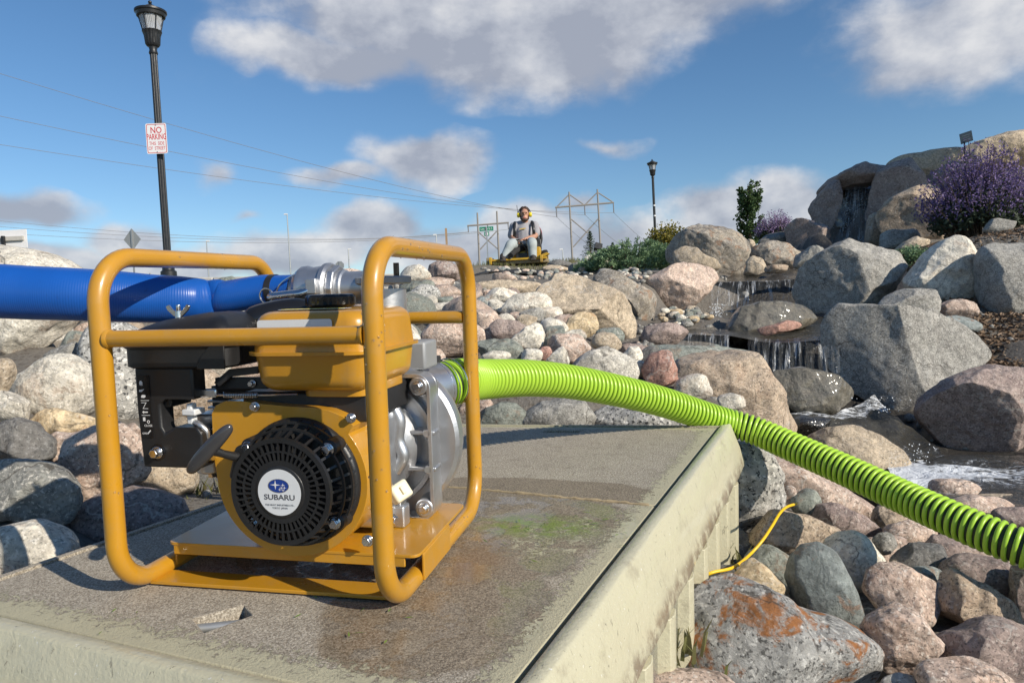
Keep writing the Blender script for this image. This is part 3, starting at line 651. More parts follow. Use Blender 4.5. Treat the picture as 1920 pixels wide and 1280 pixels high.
 ('brn', 1.48, PY('1758,1155 1764,1105 1778,1080 1796,1070 1850,1100 1892,1124 1910,1150 1906,1184 1840,1192 1772,1190'), 'angular tan and rust rock near the right edge', dict(ang=.75)),
 ('pnk', 1.32, PY('1623,1188 1635,1165 1665,1141 1690,1134 1716,1144 1742,1180 1777,1220 1767,1242 1722,1272 1695,1280 1658,1254 1633,1218'), 'pointed pinkish grey stone in the lower right foreground', dict(ang=.6)),
 ('pur', 1.33, PY('1752,1220 1770,1180 1840,1161 1880,1158 1955,1190 1980,1300 1880,1300 1820,1275 1762,1250'), 'large brown rough rock in the bottom right corner', dict(ang=.6)),
 ('pnk', 1.18, (1728, 1244, 1888, 1330), 'pale stone cut by the bottom edge, right', dict(ang=.3)),
 ('pnk', 1.12, (1200, 1260, 1378, 1340), 'flat pinkish stone at the bottom edge by the deck wall', dict(ang=.2)),
 ('gry', 1.6, (1612, 1142, 1660, 1178), 'small grey stone below the round pink one', {}),
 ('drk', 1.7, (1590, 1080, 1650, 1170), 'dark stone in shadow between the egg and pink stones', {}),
 ('pnk', 1.5, (1568, 1168, 1634, 1204), 'pink stone between lichen boulder and egg stone', {}),
 ('gry', 1.2, (1658, 1268, 1732, 1320), 'grey stone cut by the bottom edge', {}),
 ('pur', 1.55, (1898, 1060, 1975, 1170), 'dark stone cut by the right edge under the hose', {}),
 ('pnk', 1.85, (1776, 1024, 1906, 1085), 'pinkish stone under the right end of the hose', {}),
 ('pnk', 2.35, (1750, 900, 1834, 948), 'brownish stone above the hose at the foam edge', {}),
 ('pnk', 2.2, (1770, 930, 1905, 992), 'long pinkish stone above the hose, right', dict(ang=.4)),
 ('tan', 2.3, (1828, 928, 1940, 965), 'flat tan stone at the pool edge, far right', {}),
 ('pur', 2.05, (1862, 952, 1950, 1000), 'brown stone at the right edge above the hose', {}),
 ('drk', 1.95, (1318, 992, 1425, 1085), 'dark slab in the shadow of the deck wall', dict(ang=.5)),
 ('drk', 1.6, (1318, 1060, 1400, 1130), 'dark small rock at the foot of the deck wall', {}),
 ('gry', 1.8, (1640, 1000, 1680, 1040), 'small grey stone beside the flat pale pink one', {}),
 ('tan', 2.6, (1636, 905, 1700, 948), 'tan stone below the tan streamside boulder', {}),
 ('pnk', 2.6, (1700, 905, 1760, 940), 'small pale stone at the foam edge', {}),
]
for mat, d, shp, lab, opt in T: rock(mat, d, shp, lab, **opt)

# pebbles one can still tell apart
g0 = random.Random(5)
def pebble_patch(n, region, dr, size, mats, label, group):
    """n pebbles inside the image quadrilateral 'region' (tl, tr, br, bl) laid between depths dr"""
    for i in range(n):
        u, v = g0.random(), g0.random()
        (a, b, c, e) = [Vector(p) for p in region]; p = (a * (1 - u) + b * u) * (1 - v) + (e * (1 - u) + c * u) * v
        d = dr[0] * (1 - v) + dr[1] * v; s = g0.uniform(*size); w = s * g0.uniform(.8, 1.5); h = s * g0.uniform(.6, .95)
        rock(g0.choice(mats), d, (p.x - w / 2, p.y - h / 2, p.x + w / 2, p.y + h / 2), label, ang=g0.uniform(0, .4), thick=.9, sub=2 if s < 9 else 3, group=group, name='pebble', cat='pebble', ground=i % 4 == 0)
pebble_patch(46, ((1238, 572), (1300, 578), (1352, 604), (1236, 612)), (5.3, 4.5), (9, 17), ['wht', 'tan', 'grn', 'gry', 'ylw'], 'one of the small rounded pebbles beside the upper cascade pool', 'pebbles beside the upper cascade')
pebble_patch(80, ((895, 503), (1080, 499), (1120, 520), (930, 524)), (9.5, 6.6), (6, 12), ['wht', 'blu', 'gry', 'pnk', 'grn'], 'one of the small pale and bluish stones on the gravel below the mower', 'gravel stones below the mower')
pebble_patch(34, ((1150, 506), (1200, 502), (1214, 520), (1190, 524)), (6.6, 5.5), (6, 12), ['wht', 'blu', 'gry', 'pnk'], 'one of the small stones in the pocket right of the slanted boulder', 'stones in the pocket by the juniper')
pebble_patch(24, ((1195, 630), (1235, 640), (1225, 656), (1195, 652)), (4.2, 3.6), (7, 12), ['gry', 'drk', 'pnk', 'grn'], 'one of the small dark stones behind the long smooth slab', 'stones behind the smooth slab')

# ------------------------------------------------------------------ ground
DECK_Z = None
CTRL = [(x, y, z - .72 * h - .01) for x, y, z, w, h in ROCKS]
for px, py, d, dz in [(1285, 600, 5.6, .1), (1380, 600, 5.4, .1), (1480, 600, 5.2, .12), (1560, 610, 4.8, .12), (1300, 622, 4.6, .12), (1400, 625, 4.45, .12), (1500, 630, 4.3, .12), (1560, 634, 4.15, .12), (1310, 655, 4.0, .12), (1340, 655, 3.9, .12), (1450, 710, 3.85, .15), (1520, 705, 3.8, .15), (1570, 700, 3.8, .15), (1440, 750, 3.6, .15), (1520, 770, 3.45, .15), (1620, 750, 3.6, .15), (1560, 800, 3.2, .15), (1640, 800, 3.15, .15), (1700, 815, 3.15, .15), (1620, 835, 2.95, .15), (1690, 840, 2.9, .15), (1700, 870, 2.8, .15), (1760, 870, 2.8, .2), (1850, 870, 2.75, .2), (1950, 870, 2.7, .2), (1750, 900, 2.55, .2), (1850, 905, 2.5, .2), (1950, 910, 2.45, .2), (2050, 880, 2.6, .2), (1880, 930, 2.35, .2), (1980, 930, 2.35, .2), (2050, 940, 2.3, .2), (1400, 520, 6.5, .12), (1480, 518, 6.4, .12), (1530, 515, 6.4, .12), (1340, 592, 5.8, .12), (1400, 592, 5.75, .12), (1480, 590, 5.65, .12), (1500, 468, 7.9, .1), (1600, 468, 7.8, .1), (1640, 468, 8.0, .1), (1520, 505, 7.0, .1), (1560, 474, 8.6, .12), (1600, 474, 8.7, .12), (1640, 474, 8.6, .12), (1560, 472, 9.2, .12), (1600, 472, 9.3, .12), (1640, 472, 9.2, .12), (1600, 470, 9.8, .1), (1650, 470, 9.8, .1), (1560, 470, 9.8, .1), (1700, 480, 7.6, .1), (1510, 560, 5.9, .1), (1560, 600, 5.4, .12)]:
    p = at(px, py, d); CTRL.append((p.x, p.y, p.z - dz))
for px, py, d in [(1880, 440, 6.0), (1800, 452, 6.2), (1940, 420, 6.3), (1880, 640, 4.2), (1900, 590, 4.6), (1860, 685, 3.9), (1940, 640, 4.1), (1830, 560, 4.9), (1780, 455, 6.4), (1900, 520, 5.2)]:
    p = at(px, py, d); CTRL.append((p.x, p.y, p.z))
for p in [(-3, 8.5, 1.70), (-1.5, 8.5, 1.70), (-.5, 11, 1.93), (.2, 12, 1.985), (0, 12.6, 1.98), (-6, 10, 1.75), (-2, 7, 1.6), (-1, 6, 1.5), (-4, 12, 1.8), (.9, 12, 1.98), (3, 12, 2.1), (5, 14, 2.2), (-8, 6, 1.9), (-4, 5, 1.75), (-2.4, 4.4, 1.55), (6.4, 11, 3.0), (8, 10, 2.9), (9, 7, 2.3), (6, 4, 1.2), (4, 2, .4),
          (0, 1, .35), (0, 0, .3), (-1, 0, .35), (-2, 1, .5), (-3, 2.5, 1.0), (1, 0, .35), (2, 0, .3), (2, 1.2, .4), (0, -3, .3), (3, -3, .3), (-4, -3, .4), (-5, 1, .8), (6, -2, .4), (.3, 1.3, .3), (.2, 1.6, .3), (-.1, 1.4, .3), (.6, 1.6, .3), (-.5, 1.0, .3), (-.3, 1.2, .3), (0, 1.15, .3), (.3, .95, .3), (0, .9, .3), (.1, 1.9, .35), (.4, 1.9, .35), (-.15, 1.7, .35), (.5, 1.3, .3), (-.4, 1.45, .35), (-.2, 2.0, .4),
          (0, 16, 2.0), (-8, 16, 2.0), (8, 16, 2.2), (12, 12, 2.6), (4.2, 9.5, 2.3), (3.4, 8.0, 1.9), (-12, 10, 2.0), (-12, 4, 1.6), (-10, -6, .8), (10, -6, .5), (12, 2, 1.6)]: CTRL.append(p)
CT = np.array(CTRL)
def ground_z(x, y):
    """height of the ground, blended from what stands on it"""
    x = np.atleast_1d(np.asarray(x, float)); y = np.atleast_1d(np.asarray(y, float)); out = np.empty_like(x)
    for s in range(0, len(x), 4000):
        d2 = (x[s:s + 4000, None] - CT[:, 0]) ** 2 + (y[s:s + 4000, None] - CT[:, 1]) ** 2
        w = 1 / (d2 + .012 * (1 + .02 * d2)) ** 1.9; out[s:s + 4000] = (w * CT[:, 2]).sum(1) / w.sum(1)
    far = np.clip((np.hypot(x, y) - 14) / 8, 0, 1); out = out * (1 - far) + far * np.where(y > 0, 2.0, .8)
    return out
def axis(lo, hi, flo, fhi, st):
    a = list(np.arange(flo, fhi + 1e-6, st)); x = fhi; k = st
    while x < hi: k *= 1.35; x += k; a.append(x)
    x = flo; k = st
    while x > lo: k *= 1.35; x -= k; a.insert(0, x)
    return np.array(a)
gx = axis(-900, 900, -3.5, 6.5, .07); gy = axis(-200, 2200, -.5, 12, .07)
GX, GY = np.meshgrid(gx, gy); gz = ground_z(GX.ravel(), GY.ravel())
gw = np.stack([GX.ravel(), GY.ravel(), gz], 1)
near = np.exp(-(gw[:, 0] ** 2 + gw[:, 1] ** 2) / 200); gn = np.random.default_rng(3)
gw[:, 2] += near * (.012 * wob(gw, 8, 9, gn) + .008 * wob(gw, 10, 24, gn))
nx, ny = len(gx), len(gy); fs = [(j * nx + i, j * nx + i + 1, (j + 1) * nx + i + 1, (j + 1) * nx + i) for j in range(ny - 1) for i in range(nx - 1)]
m, nt, b = newmat('soil'); t = NT(nt); v = t.obj()
n1 = t.noise(v, 9, 8, .65); c = t.mix(t.mapr(n1, .3, .7), (.075, .06, .045), (.16, .13, .10))
c = t.mix(t.mapr(t.voro(v, 60), .0, .6), c, (.20, .18, .155)); s = t.sep(v)
wl_ = t.math('ADD', t.vmath('LENGTH', t.comb(t.math('MULTIPLY', t.math('SUBTRACT', s[0], t.math('ADD', .55, t.math('MULTIPLY', s[1], .36))), 1.35), t.math('MULTIPLY', t.math('SUBTRACT', s[1], 5.6), .31), 0.)), t.math('MULTIPLY', t.math('SUBTRACT', t.noise(v, 5, 5), .5), .5)); wet_shade = t.mapr(wl_, 1.25, 1.0)
c = t.mix(t.math('MULTIPLY', wet_shade, .85), c, (.022, .019, .015))  # wet ground and the shade around the falls, both put into the soil colour
dry = t.math('MULTIPLY', t.mapr(s[1], 9.5, 11.5), t.mapr(t.noise(v, 1.5, 6), .3, .6)); c = t.mix(dry, c, t.mix(t.noise(v, 30, 5), (.13, .14, .05), (.25, .21, .11)))
nt.links.new(c, b.inputs['Base Color']); nt.links.new(t.mapr(wet_shade, 0, 1, .95, .35), b.inputs['Roughness'])
nt.links.new(t.bump(t.noise(v, 45, 8, .7), .8, .03), b.inputs['Normal']); MATS['soil'] = m
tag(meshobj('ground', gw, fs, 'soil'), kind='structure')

# more boulders of the same bank, on the slope the pump hides from the front
gb = np.random.default_rng(31); placed = [(x, y, max(w, h)) for x, y, z, w, h in ROCKS]; protos = []
for k, mt in enumerate(['wht', 'pnk', 'gry', 'tan', 'spk', 'grn', 'pur', 'wht', 'pnk', 'brn']):
    ol = blob_outline(1.0, gb.uniform(.62, .85), gb, .5); me, _, _, _ = rock_mesh('boulder', mt, ol, 4, .5, .9, gb); protos.append(me)
nb = 0
for i in range(2600):
    x, y = gb.uniform(-3.4, .25), gb.uniform(.5, 7.6)
    if x > -.75 and y < 2.35: continue
    if y < 2.2 and x > -.8: continue
    r = gb.uniform(.055, .17)
    if any((x - a) ** 2 + (y - b2) ** 2 < (.82 * (r + c2)) ** 2 for a, b2, c2 in placed): continue
    zt_ = float(ground_z([x], [y])[0]) + r * 1.1; cq = CW.transposed() @ (Vector((x, y, zt_)) - CAMLOC); pyt = 640 - F * cq.y / -cq.z; pxt = 960 + F * cq.x / -cq.z
    if pyt < (532 if pxt < 730 else 522): continue
    placed.append((x, y, r)); o = bpy.data.objects.new('boulder', protos[int(gb.integers(len(protos)))]); link(o)
    o.location = (x, y, float(ground_z([x], [y])[0]) + r * .22); o.scale = (2 * r * gb.uniform(.85, 1.2),) * 3; o.rotation_euler = (gb.uniform(1.2, 1.9), gb.uniform(-.3, .3), gb.uniform(0, 6.28))
    tag(o, 'one of the granite boulders packed on the slope behind the pump and blue hose', 'boulder', 'boulders on the slope behind the pump'); nb += 1
    if nb >= 230: break
# rubble that fills the gaps: too small and too many to count
vs, fs2 = [], []; iv, iff = ico(2); k = 0; rr = np.random.default_rng(11); MB_ = []
pts = []
while len(pts) < 900:
    x, y = rr.uniform(-2.2, 3.2), rr.uniform(.9, 6.5)
    if -.35 < x < .75 and .5 < y < 2.3: continue
    pts.append((x, y))
pts = np.array(pts); pz = ground_z(pts[:, 0], pts[:, 1])
for (x, y), z in zip(pts, pz):
    s = rr.uniform(.006, .016) * (1 + .12 * y); a = iv * (s * rr.uniform(.6, 1.3, 3)); a = a * (1 + .10 * wob(iv, 4, 2.5, rr))[:, None]
    vs += (a + np.array([x, y, z + s * .25])).tolist(); fs2 += [tuple(i + k for i in f) for f in iff]; k += len(iv)
tag(meshobj('rubble', vs, fs2, 'gry'), 'loose small rubble filling the gaps between the boulders', 'rubble', kind='stuff')

# ------------------------------------------------------------------ water
m, nt, b = newmat('stream_water'); t = NT(nt); v = t.obj()
foam = t.n.new('ShaderNodeAttribute'); foam.attribute_name = 'foam'
fn = t.noise(v, 26, 8, .7, .6); fm = t.mapr(t.math('ADD', t.math('MULTIPLY', foam.outputs['Fac'], 1.0), t.math('MULTIPLY', t.math('SUBTRACT', fn, .5), 1.6)), .42, .75)
c = t.mix(fm, t.mix(t.noise(v, 5, 4), (.035, .032, .024), (.06, .055, .045)), (.72, .74, .76))
nt.links.new(c, b.inputs['Base Color']); nt.links.new(t.mapr(fm, 0, 1, .04, .65), b.inputs['Roughness']); b.inputs['Specular IOR Level'].default_value = .75
bp = t.bump(t.noise(v, 14, 5, .6, .5), .55, .05); bp = t.bump(t.noise(v, 60, 4, .6), .35, .012, bp); nt.links.new(bp, b.inputs['Normal']); MATS['stream_water'] = m
m, nt, b = newmat('falling_water'); t = NT(nt); uvn = t.n.new('ShaderNodeAttribute'); uvn.attribute_name = 'flow'
sp = t.sep(uvn.outputs['Vector']); vv = t.comb(t.math('MULTIPLY', sp[0], 1.0), t.math('MULTIPLY', sp[1], .10), 0.)
st = t.noise(vv, 26, 5, .62, .3); st2 = t.noise(t.vmath('ADD', vv, (5, 9, 1)), 70, 3, .6)
lines = t.mapr(t.math('ADD', t.math('MULTIPLY', st, .65), t.math('MULTIPLY', st2, .35)), .50, .62)
spark = t.mapr(t.noise(t.comb(sp[0], t.math('MULTIPLY', sp[1], .5), 3.), 60, 3, .7), .60, .68)
a = t.math('ADD', t.math('MULTIPLY', lines, .46), t.math('MULTIPLY', t.math('MULTIPLY', spark, lines), .5), True)
b.inputs['Base Color'].default_value = (.80, .83, .86, 1); b.inputs['Roughness'].default_value = .15; b.inputs['Specular IOR Level'].default_value = .9
nt.links.new(t.math('ADD', a, .05), b.inputs['Alpha']); nt.links.new(t.bump(t.math('ADD', st, st2), .9, .03), b.inputs['Normal']); MATS['falling_water'] = m
def lattice(rows, nu, nv):
    """smoothly filled grid through rows of world points"""
    rows = [smooth_path(r, nu) for r in rows]; cols = list(zip(*rows)); cols = [smooth_path(c, nv) for c in cols]
    return cols                                              # cols[u][v]
def water(name, rows, mat, label, nu=10, nv=8, rip=.008, foamf=None, seed=1, columns=0., lab2=None):
    rows = [[at(*p) if len(p) == 3 else Vector(p[:3]) for p in r] for r in rows]
    cols = lattice(rows, nu, nv); U, V = len(cols), len(cols[0]); P = np.array([[p[:] for p in c] for c in cols]).reshape(-1, 3); g = np.random.default_rng(seed)
    if rip: P[:, 2] += rip * (wob(P, 8, 14, g) + .6 * wob(P, 8, 34, g))
    uu = np.repeat(np.linspace(0, 1, U), V); vv_ = np.tile(np.linspace(0, 1, V), U)
    if columns:
        toc = np.array(CAMLOC) - P; toc[:, 2] = 0; toc /= np.linalg.norm(toc, axis=1)[:, None]
        ph = g.uniform(0, 6.28, 4); P += toc * (columns * sum(np.sin(uu * f + p + vv_ * 1.3) for f, p in zip((23, 41, 67, 95), ph)) / 2)[:, None]
    fs = [(i * V + j, i * V + j + 1, (i + 1) * V + j + 1, (i + 1) * V + j) for i in range(U - 1) for j in range(V - 1)]
    o = meshobj(name, P, fs, mat)
    at_ = o.data.attributes.new('foam', 'FLOAT', 'POINT'); at_.data.foreach_set('value', np.array([foamf(u, v) if foamf else 0. for u, v in zip(uu, vv_)], dtype=np.float32))
    W = float(np.linalg.norm(P[0] - P[-1])); Hh = float(np.linalg.norm(P[0] - P[V - 1]))
    fl = o.data.attributes.new('flow', 'FLOAT_VECTOR', 'POINT'); fl.data.foreach_set('vector', np.stack([uu * W, vv_ * Hh, np.zeros_like(uu)], 1).astype(np.float32).ravel())
    tag(o, kind='structure', label=label); return o
def pool(px, zoff):  # row of points on a level
    return [tuple(onz(x, y, zoff)) + (0,) for x, y in px]
PZ = ZC - .665
rowsP = [[onz(x, y, PZ) for x, y in r] for r in (((1655, 862), (1760, 858), (1880, 852), (2040, 846)), ((1670, 885), (1770, 880), (1900, 876), (2060, 872)), ((1700, 905), (1790, 903), (1920, 905), (2090, 905)), ((1740, 938), (1830, 942), (1960, 945), (2120, 945)), ((1760, 985), (1870, 990), (1990, 990), (2150, 990)))]
def wrows(rows): return [[tuple(p) + (0,) for p in r] for r in rows]
water('pool_water', wrows(rowsP), 'stream_water', 'foaming pool at the right edge', 12, 8, .010, lambda u, v: max(0, 1.0 - abs(v - .35) * 2.2) * (1.0 - .55 * u) + (.25 if u < .25 else 0), 2)
water('rapids_water', [[(1425, 745, 3.7), (1480, 760, 3.6), (1560, 772, 3.5), (1640, 745, 3.75)], [(1440, 790, 3.45), (1500, 790, 3.35), (1590, 785, 3.3), (1680, 782, 3.5)],
      [(1480, 812, 3.25), (1560, 805, 3.15), (1640, 805, 3.1), (1720, 812, 3.25)], [(1560, 835, 3.05), (1620, 820, 3.0), (1680, 830, 2.95), (1750, 838, 3.1)], [(1620, 862, 2.95), (1665, 862, 2.85), (1710, 866, 2.8), (1775, 864, 2.95)]],
      'stream_water', 'rapids running down to the pool', 10, 8, .016, lambda u, v: .22 + .55 * max(0, v - .55) + (.35 if v < .18 else 0), 3)
water('middle_pool_water', [[(1285, 586, 5.9), (1380, 586, 5.8), (1480, 590, 5.6), (1585, 596, 5.2)], [(1285, 602, 5.2), (1380, 602, 5.1), (1490, 606, 4.9), (1590, 612, 4.6)], [(1280, 618, 4.6), (1370, 620, 4.5), (1470, 628, 4.35), (1575, 630, 4.2)], [(1285, 628, 4.3), (1370, 630, 4.25), (1450, 638, 4.15), (1565, 638, 4.05)]],
      'stream_water', 'shallow pool between the two cascades', 10, 8, .006, lambda u, v: .5 * max(0, 1 - abs(u - .17) * 9) * (v < .35), 4)
water('upper_pool_water', [[(1385, 512, 7.1), (1440, 509, 7.0), (1500, 508, 6.9), (1560, 506, 6.8)], [(1355, 522, 6.5), (1420, 520, 6.45), (1480, 519, 6.4), (1535, 517, 6.3)], [(1338, 530, 6.1), (1400, 528, 6.05), (1460, 526, 6.0), (1522, 523, 5.95)]], 'stream_water', 'thin water sliding over the ledge of the upper cascade', 10, 8, .004, None, 5)
water('upper_cascade', [[(1338, 529, 6.08), (1400, 527, 6.03), (1460, 525, 5.98), (1524, 522, 5.92)], [(1334, 540, 5.92), (1400, 539, 5.88), (1460, 537, 5.84), (1526, 534, 5.8)], [(1334, 562, 5.84), (1400, 562, 5.8), (1460, 560, 5.76), (1522, 556, 5.72)], [(1332, 592, 5.8), (1400, 592, 5.75), (1460, 588, 5.7), (1515, 584, 5.66)]], 'falling_water', 'upper cascade falling over a wide ledge', 34, 8, 0, None, 6, .012)
water('main_cascade', [[(1404, 632, 4.22), (1450, 636, 4.16), (1510, 632, 4.1), (1572, 626, 4.05)], [(1402, 645, 4.08), (1450, 648, 4.02), (1512, 644, 3.96), (1574, 638, 3.92)], [(1404, 672, 4.02), (1450, 674, 3.96), (1512, 670, 3.9), (1574, 664, 3.86)], [(1406, 705, 4.0), (1450, 706, 3.94), (1514, 702, 3.88), (1576, 698, 3.84)]], 'falling_water', 'main cascade dropping beside the huge grey slab', 34, 8, 0, None, 7, .012)
water('left_cascade', [[(1276, 625, 4.3), (1310, 624, 4.25), (1340, 626, 4.22), (1368, 628, 4.2)], [(1272, 634, 4.2), (1310, 634, 4.15), (1340, 636, 4.12), (1368, 637, 4.1)], [(1268, 652, 4.15), (1310, 654, 4.1), (1340, 654, 4.08), (1368, 656, 4.05)]], 'falling_water', 'small cascade left of the midstream boulder', 24, 8, 0, None, 8, .01)
water('top_waterfall', [[(1590, 336, 9.5), (1606, 334, 9.45), (1622, 334, 9.4), (1640, 336, 9.4)], [(1586, 345, 9.3), (1604, 343, 9.25), (1622, 343, 9.2), (1642, 345, 9.2)], [(1584, 372, 9.2), (1604, 372, 9.15), (1622, 372, 9.1), (1644, 372, 9.1)], [(1572, 430, 9.15), (1600, 432, 9.1), (1624, 432, 9.05), (1650, 430, 9.05)], [(1560, 468, 9.1), (1596, 470, 9.0), (1626, 470, 8.95), (1654, 468, 8.95)]], 'falling_water', 'top waterfall pouring from under the overhanging ledge', 26, 8, 0, None, 9, .015)
water('top_pool_water', [[(1480, 464, 8.7), (1550, 462, 8.7), (1610, 461, 8.7), (1660, 462, 8.7)], [(1470, 471, 7.8), (1540, 470, 7.7), (1600, 470, 7.6), (1660, 470, 7.5)], [(1468, 476, 7.4), (1530, 476, 7.3), (1590, 476, 7.2), (1650, 476, 7.2)]], 'stream_water', 'small pool under the top waterfall', 8, 6, .004)
water('step_cascade', [[(1470, 473, 7.45), (1500, 473, 7.4), (1520, 473, 7.35), (1550, 472, 7.3)], [(1470, 480, 7.3), (1500, 480, 7.25), (1520, 480, 7.2), (1550, 479, 7.15)], [(1470, 506, 7.25), (1500, 506, 7.2), (1520, 506, 7.15), (1550, 505, 7.1)]], 'falling_water', 'trickle stepping down between the upper rocks', 20, 6, 0, None, 10, .01)
# wet ledges behind the curtains of water
rock('wet', 6.45, PY('1326,600 1330,535 1350,524 1420,519 1500,516 1540,520 1548,600 1440,612'), 'dark wet ledge behind the upper cascade', ang=.7, thick=.35, facets=[((0, -.1, 1), .55)])
rock('wet', 4.42, PY('1396,715 1400,642 1420,632 1500,630 1570,624 1590,640 1592,712 1490,724'), 'dark wet ledge behind the main cascade', ang=.7, thick=.30, facets=[((0, -.1, 1), .5)])
rock('wet', 4.5, PY('1262,660 1268,636 1290,628 1340,628 1376,632 1380,662 1320,668'), 'dark wet ledge behind the small left cascade', ang=.7, thick=.4)
# spray drops
def drops(n, box, size, label):
    mb = MB(); g = random.Random(n)
    for i in range(n):
        x0, y0, x1, y1, d0, d1 = box; u = g.gauss(.5, .22); v = g.random()
        mb.sphere(at(x0 + (x1 - x0) * u, y0 + (y1 - y0) * v, g.uniform(d0, d1)), g.uniform(*size), 6)
    tag(mb.build('spray', 'spray'), label, 'spray', kind='stuff')
m, nt, b = newmat('spray'); b.inputs['Base Color'].default_value = (.85, .88, .9, 1); b.inputs['Roughness'].default_value = .1; MATS['spray'] = m
drops(90, (1330, 570, 1360, 594, 5.4, 5.7), (.0015, .005), 'white spray at the foot of the upper cascade')
drops(150, (1560, 370, 1640, 460, 8.5, 9.0), (.0015, .004), 'fine spray falling under the top waterfall')
drops(40, (1590, 745, 1700, 775, 3.2, 3.5), (.0015, .004), 'splashes in the rapids')
drops(30, (1690, 830, 1760, 870, 2.6, 2.8), (.001, .003), 'splashes where the rapids meet the pool')
# ------------------------------------------------------------------ the deck and the pump share one slightly tilted base plane
PR = Matrix(((0.97663096, 0.21281309, -0.03004251), (-0.01226867, -0.08435195, -0.99636049), (-0.2145727, 0.97344509, -0.0797698)))
PT = Vector((-0.512803, 0.33826395, 0.94303327)); DG = Matrix(((1, 0, 0), (0, -1, 0), (0, 0, -1)))
PM = Matrix.Translation(CAMLOC + CW @ (DG @ PT)) @ (CW @ DG @ PR).to_4x4()
PMI = PM.inverted()
PW, PD, PH, HB, TR = .3714, .4104, .4599, .3426, .0127

# deck
m, nt, b = newmat('deck_sand'); t = NT(nt); v = t.obj(); s = t.sep(v)
grit = t.noise(v, 300, 3, .7); grit2 = t.noise(v, 430, 3, .65); big = t.noise(v, 7, 7, .65)
c = t.mix(t.mapr(grit, .35, .65), (.24, .205, .16), (.50, .45, .37)); c = t.mix(t.mapr(grit2, .57, .64, 0, .75), c, (.70, .65, .56)); c = t.mix(t.mapr(grit2, .36, .43, .75, 0), c, (.09, .075, .055)); c = t.mix(t.mapr(t.noise(v, 26, 9, .7), .5, .72, 0, .45), c, (.16, .13, .10))
c = t.mix(1.0, c, t.mix(big, (.78, .76, .74), (1.12, 1.1, 1.06)), 'MULTIPLY')
warpv = t.math('MULTIPLY', t.math('SUBTRACT', t.noise(v, 11, 6, .6), .5), .20)
def dist2(cx, cy, sx, sy):
    return t.math('ADD', t.vmath('LENGTH', t.comb(t.math('MULTIPLY', t.math('SUBTRACT', s[0], cx), 1 / sx), t.math('MULTIPLY', t.math('SUBTRACT', s[1], cy), 1 / sy), 0.)), t.math('MULTIPLY', warpv, 1.6))
# spilled water around the pump: darker and shiny
wet = t.math('MAXIMUM', t.mapr(dist2(.30, .26, .30, .20), 1.0, .90), t.mapr(dist2(.47, .38, .20, .16), 1.0, .9))
wet = t.math('MAXIMUM', wet, t.mapr(dist2(.42, .05, .15, .18), 1.0, .9))
damp = t.math('MAXIMUM', wet, t.mapr(dist2(.40, .56, .32, .09), 1.0, .92))
c = t.mix(t.math('MULTIPLY', damp, .62), c, t.mix(1.0, c, (.45, .38, .30), 'MULTIPLY'))
# flaking cream paint towards the borders
eR = t.math('ABSOLUTE', t.vmath('DOT_PRODUCT', t.vmath('SUBTRACT', v, (.534, -.178, 0)), (.9777, -.2101, 0)))
eF = t.math('ABSOLUTE', t.vmath('DOT_PRODUCT', t.vmath('SUBTRACT', v, (.534, -.178, 0)), (.1753, .9845, 0)))
eB = t.math('ABSOLUTE', t.math('SUBTRACT', s[1], 1.17))
ed = t.math('MINIMUM', t.math('MINIMUM', eR, t.math('MULTIPLY', eF, .8)), t.math('MULTIPLY', eB, 2.2))
flake = t.noise(v, 75, 8, .75, 1.2); pm_ = t.mapr(t.math('SUBTRACT', t.math('ADD', flake, t.mapr(ed, 0, .07, .28, -.16, False)), t.math('MULTIPLY', big, .10)), .50, .56)
for (cx, cy, sx, sy) in ((.50, .30, .05, .10), (.56, .33, .03, .11)):
    pm_ = t.math('MAXIMUM', pm_, t.math('MULTIPLY', t.mapr(dist2(cx, cy, sx, sy), 1.0, .6), t.mapr(flake, .50, .55)))
c = t.mix(pm_, c, t.mix(t.noise(v, 30, 3), (.50, .46, .31), (.40, .37, .26)))
# green algae
alg = t.math('MULTIPLY', t.mapr(dist2(.49, .36, .13, .075), 1.05, .35), t.mapr(t.noise(v, 40, 6, .7), .34, .62)); c = t.mix(t.math('MULTIPLY', alg, .8), c, (.17, .25, .03))
rustm = t.math('MULTIPLY', t.mapr(dist2(.43, .20, .06, .12), 1.0, .2), .45); c = t.mix(rustm, c, (.22, .12, .045))
nt.links.new(c, b.inputs['Base Color'])
pud = t.math('MULTIPLY', wet, t.mapr(t.noise(v, 16, 4), .40, .56)); nt.links.new(t.mapr(pud, 0, 1, .88, .16), b.inputs['Roughness'])
nt.links.new(t.bump(t.math('ADD', t.math('MULTIPLY', grit, t.mapr(pud, 0, 1, 1, .12)), t.math('MULTIPLY', pm_, .6)), .8, .0022), b.inputs['Normal']); MATS['deck_sand'] = m
m, nt, b = newmat('cream_gelcoat'); t = NT(nt); v = t.obj()
n1 = t.noise(v, 6, 6, .6); c = t.mix(n1, (.58, .54, .38), (.48, .45, .32))
scr = nt.nodes.new('ShaderNodeMapping'); nt.links.new(v, scr.inputs['Vector']); scr.inputs['Scale'].default_value = (34, 34, 13)
sc1 = t.noise(scr.outputs[0], 3, 6, .75, .8); c = t.mix(t.mapr(sc1, .615, .66, 0, .8), c, (.13, .11, .08)); c = t.mix(t.mapr(t.noise(v, 11, 9, .72), .54, .72, 0, .6), c, (.27, .23, .16)); zz_ = t.sep(v)[2]; c = t.mix(t.math('MULTIPLY', t.math('MULTIPLY', t.mapr(zz_, -.075, -.10), t.mapr(zz_, -.13, -.115)), t.mapr(t.noise(v, 20, 7, .7), .40, .58)), c, (.24, .19, .13))
c = t.mix(t.mapr(t.noise(v, 150, 3, .6), .68, .72, 0, .8), c, (.75, .74, .70))
